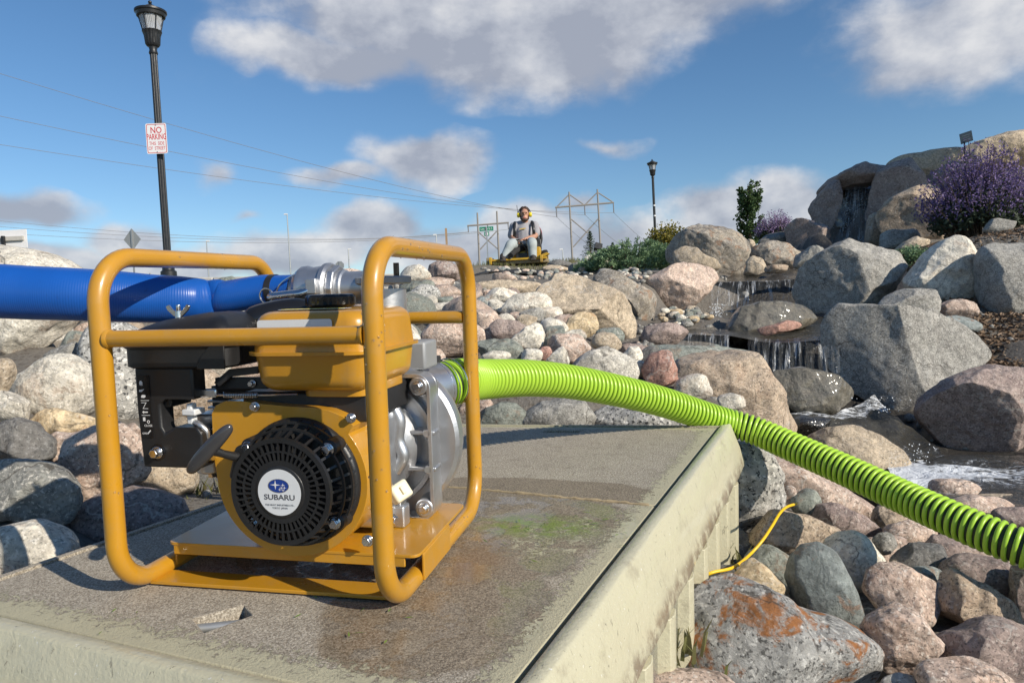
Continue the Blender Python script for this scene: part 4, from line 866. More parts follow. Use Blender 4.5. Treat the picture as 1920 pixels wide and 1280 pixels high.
nt.links.new(c, b.inputs['Base Color']); nt.links.new(t.mapr(n1, .3, .7, .30, .5), b.inputs['Roughness']); b.inputs['Coat Weight'].default_value = .25
nt.links.new(t.bump(t.math('ADD', t.noise(v, 60, 6, .65, .6), t.math('MULTIPLY', t.noise(v, 190, 4), .5)), .42, .004), b.inputs['Normal']); MATS['cream_gelcoat'] = m
simple('fibreglass', (.55, .55, .54), .22, .9, var=.3, bump=1.0, bscale=130)

simple('sealant', (.36, .28, .17), .9, var=.3, bump=.6, bscale=200)
deck = empty('deck_platform', mat=PM)
tag(deck, 'worn cream and sand-coated platform the yellow pump stands on', 'platform')
FR, FL, BL, BR = Vector((.534, -.178)), Vector((-.250, -.037)), Vector((.095, 1.165)), Vector((.827, 1.189))
def lerp2(a, b, u): return a + (b - a) * u
# seam across the deck
sL = lerp2(FL, BL, .50); sR = lerp2(FR, BR, .490); sL = Vector((sR.x - .985 * .78, sR.y + .1725 * .78)); sL = lerp2(FL, BL, (sL.y - FL.y) / (BL.y - FL.y))
notch = [(.130, -.030), (.165, -.058), (.196, -.008), (.170, .016)]
gap = .004
zt = -.002; th = .03
sdir = (sR - sL).normalized(); perp = Vector((-sdir.y, sdir.x))
pa = [FL, FR, sR - perp * gap, sL - perp * gap]; pb = [sL + perp * gap, sR + perp * gap, BR, BL]
MB().prism([tuple(p) for p in pa], (0, 0, zt - th), (1, 0, 0), (0, 1, 0), th, holes=[notch]).build('deck_panel', 'deck_sand', deck, bevel=.0025)
hole2 = [tuple(p) for p in ((.365, 1.10), (.465, 1.105), (.47, 1.135), (.37, 1.13))]; hole3 = [(.745, 1.14), (.785, 1.142), (.785, 1.154), (.745, 1.152)]
MB().prism([tuple(p) for p in pb], (0, 0, zt - th - .001), (1, 0, 0), (0, 1, 0), th, holes=[hole2, hole3]).build('deck_panel', 'deck_sand', deck, bevel=.0025)
MB().prism([(-.28, -.06), (.54, -.19), (.84, 1.2), (.08, 1.18)], (0, 0, -.075), (1, 0, 0), (0, 1, 0), .006).build('inner_floor', 'dark_metal', deck)
MB().cyl((.128, -.034, -.014), (.200, -.004, -.014), .006, n=12).build('lift_bar', 'galvanised', deck)
# border rim and apron: profile swept round the four sides (outward distance, height)
PROF = [(.0075, -.03), (.0075, .0005), (.0095, .003), (.028, .003), (.0315, .0005), (.050, -.060), (.062, -.100), (.064, -.112), (.058, -.121), (.040, -.135), (.036, -.32)]
ring = [FL, FR, BR, BL]; nrm = []
for i in range(4):
    a, b2 = ring[i], ring[(i + 1) % 4]; dd = (b2 - a).normalized(); nrm.append(Vector((dd.y, -dd.x)))
def mit(i):
    n1, n2 = nrm[i - 1], nrm[i]; mm = (n1 + n2).normalized(); return mm / mm.dot(n2)
for i in range(4):
    a, b2 = ring[i], ring[(i + 1) % 4]; m1, m2 = mit(i), mit((i + 1) % 4); K = 24; vs, fs = [], []
    for k in range(K + 1):
        u = k / K; p = a.lerp(b2, u); mm = m1.lerp(m2, u)
        if 0 < k < K: mm = nrm[i] * 1.0
        wob_ = .0012 * math.sin(k * 1.7 + i) + .0006 * math.sin(k * 4.1)
        for (o, h) in PROF:
            if i >= 2: o *= .45; h = min(h, .0005)
            vs.append((p.x + mm.x * (o + (wob_ if o > .03 else 0)), p.y + mm.y * (o + (wob_ if o > .03 else 0)), h))
    q = len(PROF)
    for k in range(K):
        for j in range(q - 1): fs.append((k * q + j, k * q + j + 1, (k + 1) * q + j + 1, (k + 1) * q + j))
    mb = MB(); mb.add(vs, [tuple(reversed(f)) for f in fs]); mb.build('side_apron', 'cream_gelcoat' if i < 2 else 'deck_sand', deck, angle=60)
# corrugated ribs below the right and front aprons
for i, n in ((1, 9), (0, 5)):
    a, b2 = ring[i], ring[(i + 1) % 4]; dd = (b2 - a).normalized()
    for k in range(n):
        p = a.lerp(b2, (k + .5) / n) + nrm[i] * .036; w = .033; 
        prof = [(-w, 0), (-w * .62, .024), (-w * .2, .027), (w * .2, .027), (w * .62, .024), (w, 0)]
        mb = MB(); mb.prism(prof, (p.x, p.y, -.128), (dd.x, dd.y, 0), (nrm[i].x, nrm[i].y, 0), -.19 if False else .19)
        mb.v = [(x, y, z if abs(z + .128) < 1e-5 else -.32) for x, y, z in mb.v]; mb.build('rib', 'cream_gelcoat', deck, bevel=.004)
        if k < n - 1:
            p2 = a.lerp(b2, (k + 1) / n) + nrm[i] * .0375; mb = MB(); mb.box((p2.x, p2.y, -.225), (.001, .001, .001))
            mb = MB(); hw = .5 * (b2 - a).length / n - w + .002
            mb.prism([(-hw, 0), (hw, 0), (hw, .004), (-hw, .004)], (p2.x, p2.y, -.13), (dd.x, dd.y, 0), (nrm[i].x, nrm[i].y, 0), .1); mb.v = [(x, y, z if abs(z + .13) < 1e-5 else -.32) for x, y, z in mb.v]
            mb.build('fibreglass_strip', 'fibreglass', deck)
# ragged sealant lip along the seam between the two panels
gq = random.Random(2); sp_pts = [Vector((sL.x + (sR.x - sL.x) * u, sL.y + (sR.y - sL.y) * u, -.003)) + Vector((0, gq.uniform(-.0016, .0016), gq.uniform(-.001, .0012))) for u in np.linspace(.02, .985, 70)]
MB().tube(sp_pts, [gq.uniform(.0022, .0048) for _ in sp_pts], 6).build('seam_sealant', 'sealant', deck)
# leaf litter and algae bits on the deck
g = random.Random(3); mb = MB()
for (cx, cy, n, sp) in ((.49, .36, 22, .07), (.60, .40, 6, .03), (.35, -.03, 5, .05), (.03, -.06, 3, .03), (.30, .03, 3, .05), (.56, .28, 4, .06)):
    for i in range(n):
        x, y = g.gauss(cx, sp), g.gauss(cy, sp * .6); a = g.uniform(0, 6.28); l = g.uniform(.003, .011); w = .0011
        dx, dy = math.cos(a), math.sin(a); z = .0008
        mb.add([(x - dx * l, y - dy * l, z), (x - dy * w, y + dx * w, z + .001), (x + dx * l, y + dy * l, z + g.uniform(0, .002)), (x + dy * w, y - dx * w, z + .0004)], [(0, 1, 2, 3)])
lt = mb.build('grass_clippings', 'leaf_litter', None, smooth=False); lt.matrix_world = PM; tag(lt, 'a few green grass clippings strewn over the deck', 'clippings', kind='stuff')

# ------------------------------------------------------------------ pump
pump = empty('water_pump', mat=PM)
tag(pump, 'yellow framed petrol water pump with black recoil starter on the deck', 'water pump')
def hoop(x):
    p = []; r = .062
    for cy, cz, a0 in ((r, TR + r, 180), (PD - r, TR + r, 270), (PD - r, PH - TR - r, 0), (r, PH - TR - r, 90)):
        for i in range(13):
            a = R(a0 + 90 * i / 12); p.append((x, cy + r * math.cos(a), cz + r * math.sin(a)))
    return p
for x in (0, PW): MB().tube(hoop(x), TR, 28, closed=True).build('frame_hoop', 'yellow_paint', pump)
MB().cyl((TR * .9, 0, HB), (PW - TR * .9, 0, HB), .0108, n=24).build('frame_bar', 'yellow_paint', pump)
MB().cyl((TR * .9, PD, HB), (PW - TR * .9, PD, HB), .0108, n=24).build('frame_bar', 'yellow_paint', pump)
for x in (TR * .9, PW - TR * .9):
    sgn = 1 if x < .1 else -1
    MB().lathe([(0, .0128), (.002, .0128), (.005, .0112)], (x, 0, HB), (sgn, 0, 0), 20).build('weld_bead', 'yellow_paint', pump)
# bottom strip and base plate with flanges
MB().b2((.004, .050, .0005), (PW - .016, .090, .0055)).build('base_strip', 'yellow_paint', pump, bevel=.001)
MB().b2((.004, .31, .0005), (PW - .016, .35, .0055)).build('base_strip', 'yellow_paint', pump, bevel=.001)
MB().prism(rrect(.012, .078, .385, .30, .012), (0, 0, .046), (1, 0, 0), (0, 1, 0), .004).build('base_plate', 'yellow_paint', pump, bevel=.001)
MB().b2((.022, .079, .033), (.366, .083, .0465)).build('plate_flange', 'yellow_paint', pump, bevel=.001)
MB().b2((.3835, .095, .010), (.387, .21, .0465)).build('plate_flange', 'yellow_paint', pump, bevel=.001)
MB().b2((.010, .095, .010), (.0135, .30, .0465)).build('plate_flange', 'yellow_paint', pump, bevel=.001)
for x, y in ((.09, .16), (.25, .16)):
    mbb = MB(); mbb.cyl((x, y + .05, .050), (x, y + .05, .062), .012, n=20); mbb.build('rubber_mount', 'rubber', pump, bevel=.002)
# crankcase and cylinder block
mb = MB(); mb.b2((.11, .135, .060), (.315, .235, .222)); blk = mb.build('crankcase', 'cast_aluminium', pump, bevel=.012, seg=3)
for k in range(9): MB().b2((.05, .135, .172 + k * .0095), (.13, .225, .1755 + k * .0095)).build('cooling_fin', 'cast_aluminium', blk, bevel=.0008)
MB().b2((.14, .085, .222), (.322, .235, .262)).build('engine_top', 'dark_metal', blk, bevel=.004)
MB().b2((.055, .14, .168), (.12, .22, .262)).build('cylinder_block', 'dark_metal', blk)
# blower housing: rounded shroud with a shouldered top
CX, CZ = .217, .148
out = [(CX + .1085 * math.cos(R(a)), CZ + .1025 * math.sin(R(a))) for a in range(-178, 42, 6)]
out += [(.310, .222), (.296, .234), (.278, .241), (.255, .245), (.222, .246), (.185, .249), (.150, .253), (.128, .253), (.113, .247), (.106, .236), (.1055, .21), (.105, .18)]
m1 = MB(); m1.prism([(x, z) for x, z in out], (0, .145, 0), (1, 0, 0), (0, 0, 1), .080)
hs_ = m1.build('blower_housing', 'yellow_paint', pump, bevel=.016, seg=5)
for x, z in ((.305, .226), (.118, .2), (.27, .246), (.19, .247)):
    pass
def bolt(parent, p, ax, r=.0065, h=.006):
    ax = Vector(ax).normalized(); p = Vector(p); b_ = MB(); b_.cyl(p, p + ax * .0018, r * 1.35, n=20); b_.cyl(p + ax * .0018, p + ax * (.0018 + h), r, n=6); return b_.build('bolt', 'polished_steel', parent, bevel=.0007)
bolt(hs_, (.307, .066, .232), (0, -1, 0), .005); bolt(hs_, (.172, .065, .246), (0, -1, 0), .005); bolt(hs_, (.32, .07, .07), (0, -1, 0), .006)
# recoil starter: conical cage with two rings of radial slots
RX, RZ = .232, .148
rec = MB(); rec.lathe([(0, .0845), (.006, .0845), (.010, .082), (.012, .078)], (RX, .067, RZ), (0, -1, 0), 64)
rec = rec.build('recoil_starter', 'black_plastic', pump, angle=50)
MB().lathe([(0, .030), (.010, .034), (.0115, .0335), (.0125, .032)], (RX, .024, RZ), (0, -1, 0), 56).build('hub_disc', 'black_plastic', rec)
def ring_(y0, y1, ri, ro, n=64):
    mb = MB(); vs = []
    for r, y in ((ri, y0), (ro, y0), (ro, y1), (ri, y1)):
        for j in range(n): a = 2 * math.pi * j / n; vs.append((RX + r * math.cos(a), y, RZ + r * math.sin(a)))
    fs = [((i) * n + j, (i) * n + (j + 1) % n, ((i + 1) % 4) * n + (j + 1) % n, ((i + 1) % 4) * n + j) for i in range(4) for j in range(n)]
    mb.add(vs, [tuple(reversed(f)) for f in fs]); return mb
ring_(.0125, .018, .0325, .040).build('grille_ring', 'black_plastic', rec, angle=30)
ring_(.013, .0165, .0495, .0520).build('grille_ring', 'black_plastic', rec, angle=30)
ring_(.0125, .019, .0620, .0680).build('grille_ring', 'black_plastic', rec, angle=30)
ring_(.034, .038, .0735, .0765).build('grille_ring', 'black_plastic', rec, angle=30)
ring_(.048, .052, .0785, .0815).build('grille_ring', 'black_plastic', rec, angle=30)
mb = MB()
for k in range(46):
    a = 2 * math.pi * (k + .5) / 46; u = Vector((math.cos(a), 0, math.sin(a))); w = Vector((-u.z, 0, u.x)); c0 = Vector((RX, 0, RZ))
    rot = Matrix((u, w, u.cross(w))).transposed(); mb.box(c0 + u * .051 + Vector((0, .0158, 0)), (.026, .00245, .0055), rot)
for k in range(30):
    a = 2 * math.pi * k / 30; u = Vector((math.cos(a), 0, math.sin(a))); w = Vector((-u.z, 0, u.x)); c0 = Vector((RX, 0, RZ))
    d_ = (u * .0165 + Vector((0, .042, 0))).normalized(); n_ = w.cross(d_); rot = Matrix((d_, w, d_.cross(w))).transposed()
    mb.box(c0 + u * .0735 + Vector((0, .037, 0)), (.047, .0032, .003), rot)
mb.build('grille_bars', 'black_plastic', rec, smooth=False)
MB().lathe([(0, .066), (.002, .066)], (RX, .060, RZ), (0, -1, 0), 40).build('cooling_fan', 'dark_metal', rec)
mb = MB()
for k in range(16):
    a = 2 * math.pi * k / 16; u = Vector((math.cos(a), 0, math.sin(a))); w = Vector((-u.z, 0, u.x)); rot = Matrix((u, w, u.cross(w))).transposed(); mb.box(Vector((RX, .05, RZ)) + u * .05, (.03, .002, .016), rot)
mb.build('fan_blades', 'dark_metal', rec, smooth=False)
for aa in (42, 138, -36, 222):
    u = Vector((math.cos(R(aa)), 0, math.sin(R(aa)))); p = Vector((RX, .034, RZ)) + u * .0745
    lg = MB(); lg.cyl(p + Vector((0, .03, 0)), p + Vector((0, .002, 0)), .0125, .0115, n=20); lug = lg.build('mounting_lug', 'black_plastic', rec, bevel=.002); bolt(rec, p + Vector((0, .002, 0)), (0, -1, 0), .0062)
# sticker with emblem
SY = .0112
st = MB().lathe([(0, .0292), (.0004, .0292)], (RX, SY, RZ), (0, -1, 0), 56).build('maker_sticker', 'white_decal', rec)
def onst(x, z, k=0): return (RX + x, SY - .0006 - k * .00015, RZ + z)
X_, Z_ = (1, 0, 0), (0, 0, 1)
def flat(poly, mat, name, k=0):
    mb = MB(); mb.prism(poly, onst(0, 0, k), X_, Z_, .0001); return mb.build(name, mat, st, smooth=False)
flat(circ(-.0005, .0085, .0143, 40, .0088), 'polished_steel', 'emblem_rim')
flat(circ(-.0005, .0085, .0134, 40, .0080), 'logo_blue', 'emblem_oval', 1.5)
def star(cx, cz, r, q=.2): return [(cx + (r if i % 2 == 0 else r * q) * math.cos(R(45 * i)) * (1.0), cz + (r if i % 2 == 0 else r * q) * math.sin(R(45 * i)) * .85) for i in range(8)]
for (cx, cz, r) in ((-.0045, .0098, .0072), (.0058, .0098, .0032), (.0035, .0062, .0028), (.0078, .0064, .0028), (.0012, .0040, .0026), (.0058, .0034, .0026)):
    flat(star(cx, cz, r), 'sign_white', 'emblem_star', 3)
text('SUBARU', .0094, 'ink_dark', st, onst(0, -.0062), X_, Z_, 'maker_name', sx=1.22, depth=.00005, bold=.00018)
text('FUJI HEAVY INDUSTRIES LTD.,', .0030, 'ink_dark', st, onst(0, -.0158), X_, Z_, 'maker_small_print', sx=1.0, depth=.00005)
text('TOKYO  JAPAN', .0030, 'ink_dark', st, onst(0, -.0196), X_, Z_, 'maker_small_print', sx=1.0, depth=.00005)
# pull handle
simple('handle_grey', (.05, .05, .054), .22, var=.25)
hp = [Vector((.128, -.004, .179)), Vector((.140, -.008, .190)), Vector((.153, -.010, .205)), Vector((.166, -.008, .219)), Vector((.177, -.004, .231))]
ha, hb_ = Vector((.122, -.006, .176)), Vector((.182, -.004, .234)); hd = MB().tube([ha.lerp(hb_, (1 - math.cos(math.pi * i / 24)) / 2) + Vector((0, -.006 * math.sin(math.pi * i / 24), 0)) for i in range(25)], [.0096 * max(math.sin(math.pi * i / 24), .02) ** .5 for i in range(25)], 20, flat=.8).build('pull_handle', 'handle_grey', rec)
MB().tube([(.153, -.008, .205), (.162, .004, .197), (.170, .02, .189)], [.0065, .0048, .006], 14).build('handle_stem', 'black_plastic', hd)
MB().prism([(.150, .16), (.162, .20), (.178, .205), (.182, .17), (.165, .148)], (0, .05, 0), X_, Z_, .022).build('rope_guide', 'black_plastic', rec, bevel=.004)

# fuel tank: two pressed shells meeting at a flange
TX0, TX1, TY0, TY1 = .172, .338, .050, .245
def shell(z0, z1, r0, r1, x0, x1, y0, y1, k0, k1):
    """rounded shell between z0 and z1; k* shrink the outline, r* corner radius"""
    rows = []; 
    for i in range(9):
        u = i / 8; k = k0 + (k1 - k0) * u; z = z0 + (z1 - z0) * u; rows.append((z, k))
    return rows
def loft(rows, name, parent, mat, cr=.026):
    mb = MB(); vs = []; n = None
    for z, k in rows:
        p = rrect(TX0 + k, TY0 + k, TX1 - k, TY1 - k, max(cr - k * .4, .008), 6); n = len(p); vs += [(x, y, z) for x, y in p]
    q = len(rows); fs = [(i * n + j, i * n + (j + 1) % n, (i + 1) * n + (j + 1) % n, (i + 1) * n + j) for i in range(q - 1) for j in range(n)]
    fs += [tuple(range(n - 1, -1, -1)), tuple(range((q - 1) * n, q * n))]
    mb.add(vs, fs); return mb.build(name, mat, parent, angle=60)
def arc(z0, k0, z1, k1, n=6, up=True):
    return [(z0 + (z1 - z0) * math.sin(R(90 * i / n)), k0 + (k1 - k0) * (1 - math.cos(R(90 * i / n)))) for i in range(n + 1)]
tank = loft([(.316, .0)] + [(.352, .004)] + arc(.352, .004, .370, .022) + [(.3715, .05)], 'fuel_tank', pump, 'yellow_paint')
loft(list(reversed([(.317, .001), (.285, .005)] + arc(.285, .005, .266, .024))), 'tank_pan', tank, 'yellow_paint')
loft([(.3145, -.0075), (.3185, -.0075)], 'tank_seam', tank, 'yellow_paint', cr=.034)
MB().prism(rrect(.232, .075, .325, .22, .02), (0, 0, .2575), (1, 0, 0), (0, 1, 0), .012).build('tank_sump', 'yellow_paint', tank, bevel=.006, seg=3)
capm = MB(); capm.lathe([(0, .030), (.003, .0335), (.004, .034), (.014, .034), (.017, .032), (.018, .029)], (.252, .135, .3725), (0, 0, 1), 72, flute=lambda j: 1 - .035 * (1 if (j // 3) % 2 else 0)); capm.build('fuel_cap', 'gloss_black', tank, angle=25)
MB().prism(rrect(.190, .328, .294, .360, .004), (0, .0512, 0), X_, Z_, .0003).build('tank_decal', 'white_decal', tank, smooth=False)
tp = MB().prism(rrect(.205, .075, .30, .10, .003), (0, 0, .3718), (1, 0, 0), (0, 1, 0), .0003).build('warning_decal', 'white_decal', tank, smooth=False)
for k in range(3): MB().prism(rrect(.208 + k * .03, .079, .232 + k * .03, .096, .001), (0, 0, .37215), (1, 0, 0), (0, 1, 0), .0002).build('warning_panel', 'muff_yellow', tp, smooth=False)

# air cleaner with domed lid and wing nut
AX0, AX1, AY0, AY1 = -.006, .150, .040, .165
mb = MB(); vs = []; rows = [(.299, .004, 0), (.302, 0, 0), (.325, .000, 0), (.328, -.003, 0), (.336, -.003, 0), (.338, .000, 0)]
for z, k, _ in rows: vs += [(x, y, z) for x, y in rrect(AX0 + k, AY0 + k, AX1 - k, AY1 - k, .016, 6)]
nq = 28; rws = len(rows)
for i in range(1, 9):
    u = i / 8; k = .045 * (1 - math.cos(u * 1.5)); h = .033 * math.sin(u * 1.57)
    for x, y in rrect(AX0 + k, AY0 + k, AX1 - k, AY1 - k, max(.016 - k * .2, .008), 6):
        rise = .45 + .55 * min(1, max(0, (x - AX0) / .085)); vs.append((x, y, .338 + h * rise))
rws += 8
fs = [(i * nq + j, i * nq + (j + 1) % nq, (i + 1) * nq + (j + 1) % nq, (i + 1) * nq + j) for i in range(rws - 1) for j in range(nq)] + [tuple(range(nq - 1, -1, -1)), tuple(range((rws - 1) * nq, rws * nq))]
mb.add(vs, fs); air = mb.build('air_cleaner', 'black_plastic', pump, angle=40)
MB().prism([(.108, .299), (.150, .299), (.150, .336), (.130, .330), (.116, .316)], (0, .0385, 0), X_, Z_, .0025).build('lid_clip', 'black_plastic', air, bevel=.001)
wn_ = MB(); wn_.cyl((.043, .095, .355), (.043, .095, .374), .0055, .004, n=14); wn_.cyl((.043, .095, .374), (.043, .095, .382), .003, n=10)
for sgn in (-1, 1): wn_.prism([(.004 * sgn, 0), (.016 * sgn, .010), (.019 * sgn, .016), (.014 * sgn, .018), (.008 * sgn, .011), (.003 * sgn, .008)], (.043, .0965, .364), X_, Z_, .003)
wn_.build('wing_nut', 'polished_steel', air, bevel=.0006)
MB().tube(smooth_path([(.11, .13, .352), (.15, .15, .366), (.19, .17, .368), (.205, .18, .345)], 6), [.016] * 3 + [.020] * 14 + [.016] * 2, 18, flat=.75).build('intake_duct', 'gloss_black', air)
# carburettor cover panel
cv = MB(); cv.prism([(.010, .165), (.098, .165), (.102, .172), (.102, .212), (.096, .220), (.060, .220), (.046, .212), (.042, .220), (.042, .252), (.050, .257), (.094, .257), (.094, .300), (.006, .300), (.006, .24)], (0, .075, 0), X_, Z_, .028)
cvr = cv.build('carburettor_cover', 'black_plastic', pump, bevel=.003, seg=3)
MB().b2((.012, .055, .245), (.052, .10, .30)).build('cover_block', 'black_plastic', cvr, bevel=.003)
MB().prism(rrect(.010, .205, .0285, .290, .002), (0, .0468, 0), X_, Z_, .0006).build('control_plate', 'gloss_black', cvr, smooth=False)
def icon(poly, k=0):
    mb = MB(); mb.prism(poly, (0, .0458, 0), X_, Z_, .0002); mb.build('control_symbol', 'sign_white', cvr, smooth=False)
icon([(.0125, .268), (.0165, .268), (.0205, .2715), (.0125, .2705)])                     # wedge
icon(circ(.0185, .2620, .0032, 14, .0022)); icon([(.0150, .2600), (.0165, .2600), (.0165, .2615), (.0150, .2615)])      # turtle
icon(circ(.0160, .2795, .0026, 12, .0034)); icon([(.0140, .2765), (.0185, .2765), (.0185, .2775), (.0140, .2775)])      # hare
for z in (.2560, .2360): icon([(.0140, z), (.0265, z), (.0265, z + .0006), (.0140, z + .0006)])
icon([(.0145, .2530), (.0225, .2530), (.0225, .2536), (.0145, .2536)]); icon([(.0165, .2455), (.0172, .2455), (.0225, .2535), (.0216, .2535)]); icon([(.0165, .2450), (.0245, .2450), (.0245, .2456), (.0165, .2456)])   # choke
icon([(.0150, .2405), (.0175, .2425), (.0175, .2413), (.0235, .2413), (.0235, .2397), (.0175, .2397), (.0175, .2385)])  # arrow
icon([(.0155, .2285), (.0190, .2285), (.0190, .2335), (.0155, .2335)])                                                  # fuel pump
mbc = MB(); mbc.prism(circ(.0235, .2275, .0022, 16), (0, .0458, 0), X_, Z_, .0002, holes=[circ(.0235, .2275, .0013, 12)]); mbc.build('control_symbol', 'sign_white', cvr, smooth=False)
text('CLOSE', .0042, 'sign_white', cvr, (.0230, .0457, .2222), X_, Z_, 'control_lettering', depth=.00005)
text('OPEN', .0036, 'sign_white', cvr, (.0175, .0457, .2115), X_, Z_, 'control_lettering', depth=.00005)
icon([(.0215, .2105), (.0262, .2150), (.0255, .2165), (.0210, .2118)])
bolt(cvr, (.034, .046, .186), (0, -1, 0), .0062, .008)
rc = MB(); rc.lathe([(0, .0115), (.0008, .0115)], (.034, .0472, .186), (0, -1, 0), 24); rc.build('bolt_recess', 'gloss_black', cvr)
# carburettor, choke, linkage
cb = MB(); cb.b2((.066, .078, .172), (.112, .12, .232)); carb = cb.build('carburettor', 'cast_aluminium', pump, bevel=.004)
MB().cyl((.078, .098, .148), (.078, .098, .176), .020, .022, n=26).build('fuel_bowl', 'cast_aluminium', carb, bevel=.003)
MB().cyl((.078, .098, .140), (.078, .098, .149), .006, n=6).build('bowl_bolt', 'polished_steel', carb)
MB().tube(smooth_path([(.082, .062, .224), (.092, .058, .222), (.100, .06, .212), (.098, .062, .198)], 5), .004, 10).build('choke_lever', 'cast_aluminium', carb)
MB().b2((.070, .052, .235), (.090, .075, .243)).build('choke_knob', 'white_decal', carb, bevel=.0015)
MB().b2((.073, .058, .222), (.081, .07, .25)).build('choke_stem', 'white_decal', carb, bevel=.0015)
MB().cyl((.090, .06, .182), (.108, .06, .182), .009, n=18).build('fuel_cock', 'polished_steel', carb, bevel=.001)
MB().b2((.074, .055, .166), (.098, .072, .176)).build('drain_block', 'cast_aluminium', carb, bevel=.0015)
MB().tube(smooth_path([(.085, .09, .15), (.10, .10, .138), (.118, .115, .145), (.125, .125, .17)], 6), .005, 10).build('fuel_pipe', 'rubber', carb)
lv = MB(); lv.b2((.092, .060, .258), (.118, .066, .270)); lev = lv.build('throttle_lever', 'polished_steel', pump, bevel=.002)
MB().b2((.10, .085, .266), (.178, .095, .2815)).build('governor_bracket', 'dark_metal', lev, bevel=.001)
MB().prism([(.104, .276), (.128, .294), (.172, .298), (.172, .288), (.132, .284), (.112, .270)], (0, .08, 0), X_, Z_, .004).build('governor_arm', 'dark_metal', lev, bevel=.001)
bolt(lev, (.158, .084, .274), (0, -1, 0), .004)
hx = [(.128 + .05 * i / 200, .062 + .0034 * math.sin(i * .6283), .2615 + .0034 * math.cos(i * .6283)) for i in range(201)]
MB().tube(hx, .0007, 5).build('governor_spring', 'polished_steel', lev)
MB().tube([(.100, .062, .2610), (.128, .062, .2615)], .0011, 6).build('spring_hook', 'polished_steel', lev); MB().tube([(.178, .062, .2615), (.236, .06, .263)], .0011, 6).build('spring_hook', 'polished_steel', lev)
# muffler and heat shield behind the tank
MB().b2((.292, .270, .268), (.338, .330, .312)).build('muffler_box', 'grey_paint', pump, bevel=.004)
# pump casing: ribbed bracket in front, domed volute behind
FLX0, FLX1, FLZ0, FLZ1 = .158, .360, .046, .268
cas = MB(); cas.prism(rrect(FLX0, FLZ0, FLX1, FLZ1, .022), (0, .262, 0), X_, Z_, .008); casing = cas.build('pump_casing', 'cast_aluminium', pump, bevel=.002)
mb = MB(); mb.prism(rrect(FLX0, FLZ0, FLX1, FLZ1, .022), (0, .254, 0), X_, Z_, .032, holes=[rrect(FLX0 + .006, FLZ0 + .006, FLX1 - .006, FLZ1 - .006, .018)]); mb.build('bracket_rim', 'cast_aluminium', casing, bevel=.0015)
for z in (.124, .179):
    MB().b2((.285, .226, z - .003), (.363, .2545, z + .003)).build('bracket_rib', 'cast_aluminium', casing, bevel=.0015)
    for x in (.301, .352): MB().cyl((x, .222, z), (x, .25, z), .0065, n=16).build('rib_boss', 'cast_aluminium', casing, bevel=.0015)
for x, z in ((.342, .250), (.344, .066), (.176, .066), (.176, .25)):
    MB().cyl((x, .220, z), (x, .255, z), .014, .016, n=20).build('bolt_boss', 'cast_aluminium', casing, bevel=.002); bolt(casing, (x, .220, z), (0, -1, 0), .0062)
mb = MB(); mb.prism(circ(.262, .157, .098, 44), (0, .254, 0), X_, Z_, .014, holes=[circ(.262, .157, .09, 44)]); mb.build('casing_ring', 'cast_aluminium', casing, bevel=.0015)
MB().lathe([(0, .070), (.02, .072), (.03, .066), (.045, .055), (.06, .05)], (.262, .255, .157), (0, -1, 0), 40).build('bearing_boss', 'cast_aluminium', casing, angle=30)
MB().tube(smooth_path([(.300, .20, .235), (.318, .20, .205), (.315, .20, .175), (.322, .20, .150), (.310, .20, .128)], 6), .010, 12).build('casting_rib', 'cast_aluminium', casing)
MB().lathe([(0, .116), (.006, .121), (.022, .122), (.045, .116), (.070, .100), (.090, .072), (.10, .03)], (.268, .262, .160), (0, 1, 0), 56).build('volute_dome', 'cast_aluminium', casing, angle=30)
# oil filler
oc = MB(); oc.cyl((.300, .185, .088), (.326, .165, .105), .013, n=18); oc.build('oil_neck', 'cast_aluminium', blk, bevel=.002)
m3 = frame((.7, -.55, .45), (.5, 0, -.85)); mbx = MB(); mbx.box((.330, .162, .108), (.026, .030, .016), m3); ocap = mbx.build('oil_cap', 'cream_plastic', blk, bevel=.004, seg=3)
mbx = MB(); mbx.box(Vector((.330, .162, .108)) + m3.col[2] * .009, (.012, .005, .005), m3); mbx.build('cap_grip', 'cream_plastic', ocap, bevel=.001)
bolt(blk, (.322, .15, .070), (1, -.3, 0), .007)
MB().b2((.306, .175, .050), (.330, .20, .082)).build('mount_bracket', 'cast_aluminium', blk, bevel=.003); MB().cyl((.318, .187, .082), (.318, .187, .092), .009, n=6).build('mount_nut', 'polished_steel', blk, bevel=.001)
# discharge neck, elbow and coupling
DY, DZ = .262, .398
nk = MB(); nk.lathe([(0, .036), (.075, .034), (.09, .034)], (.278, DY, .305), (0, 0, 1), 36); neck = nk.build('discharge_neck', 'cast_aluminium', casing, angle=30)
MB().lathe([(0, .040), (.002, .043), (.010, .043), (.012, .040)], (.278, DY, .402), (0, 0, 1), 40).build('priming_cap', 'grey_paint', neck, angle=30)
MB().cyl((.300, DY, .414), (.300, DY, .434), .0045, n=12).build('cap_stem', 'gloss_black', neck)
MB().lathe([(0, .026), (.050, .0255), (.052, .0285), (.056, .0285), (.058, .027), (.062, .027), (.064, .030), (.071, .030), (.072, .033), (.088, .033), (.089, .027)], (.268, DY, DZ), (-1, 0, 0), 40, flute=None).build('discharge_pipe', 'cast_aluminium', neck, angle=30)
hexn = MB(); hexn.cyl((.208, DY, DZ), (.196, DY, DZ), .036, n=8); hexn.build('hex_collar', 'cast_aluminium', neck, bevel=.002)
cp = MB().lathe([(0, .037), (.004, .040), (.010, .040), (.013, .036), (.016, .036), (.034, .034), (.042, .0365), (.05, .036), (.058, .030), (.06, .023), (.085, .021)], (.196, DY, DZ), (-1, 0, 0), 40).build('hose_coupling', 'cast_aluminium', pump, angle=30)
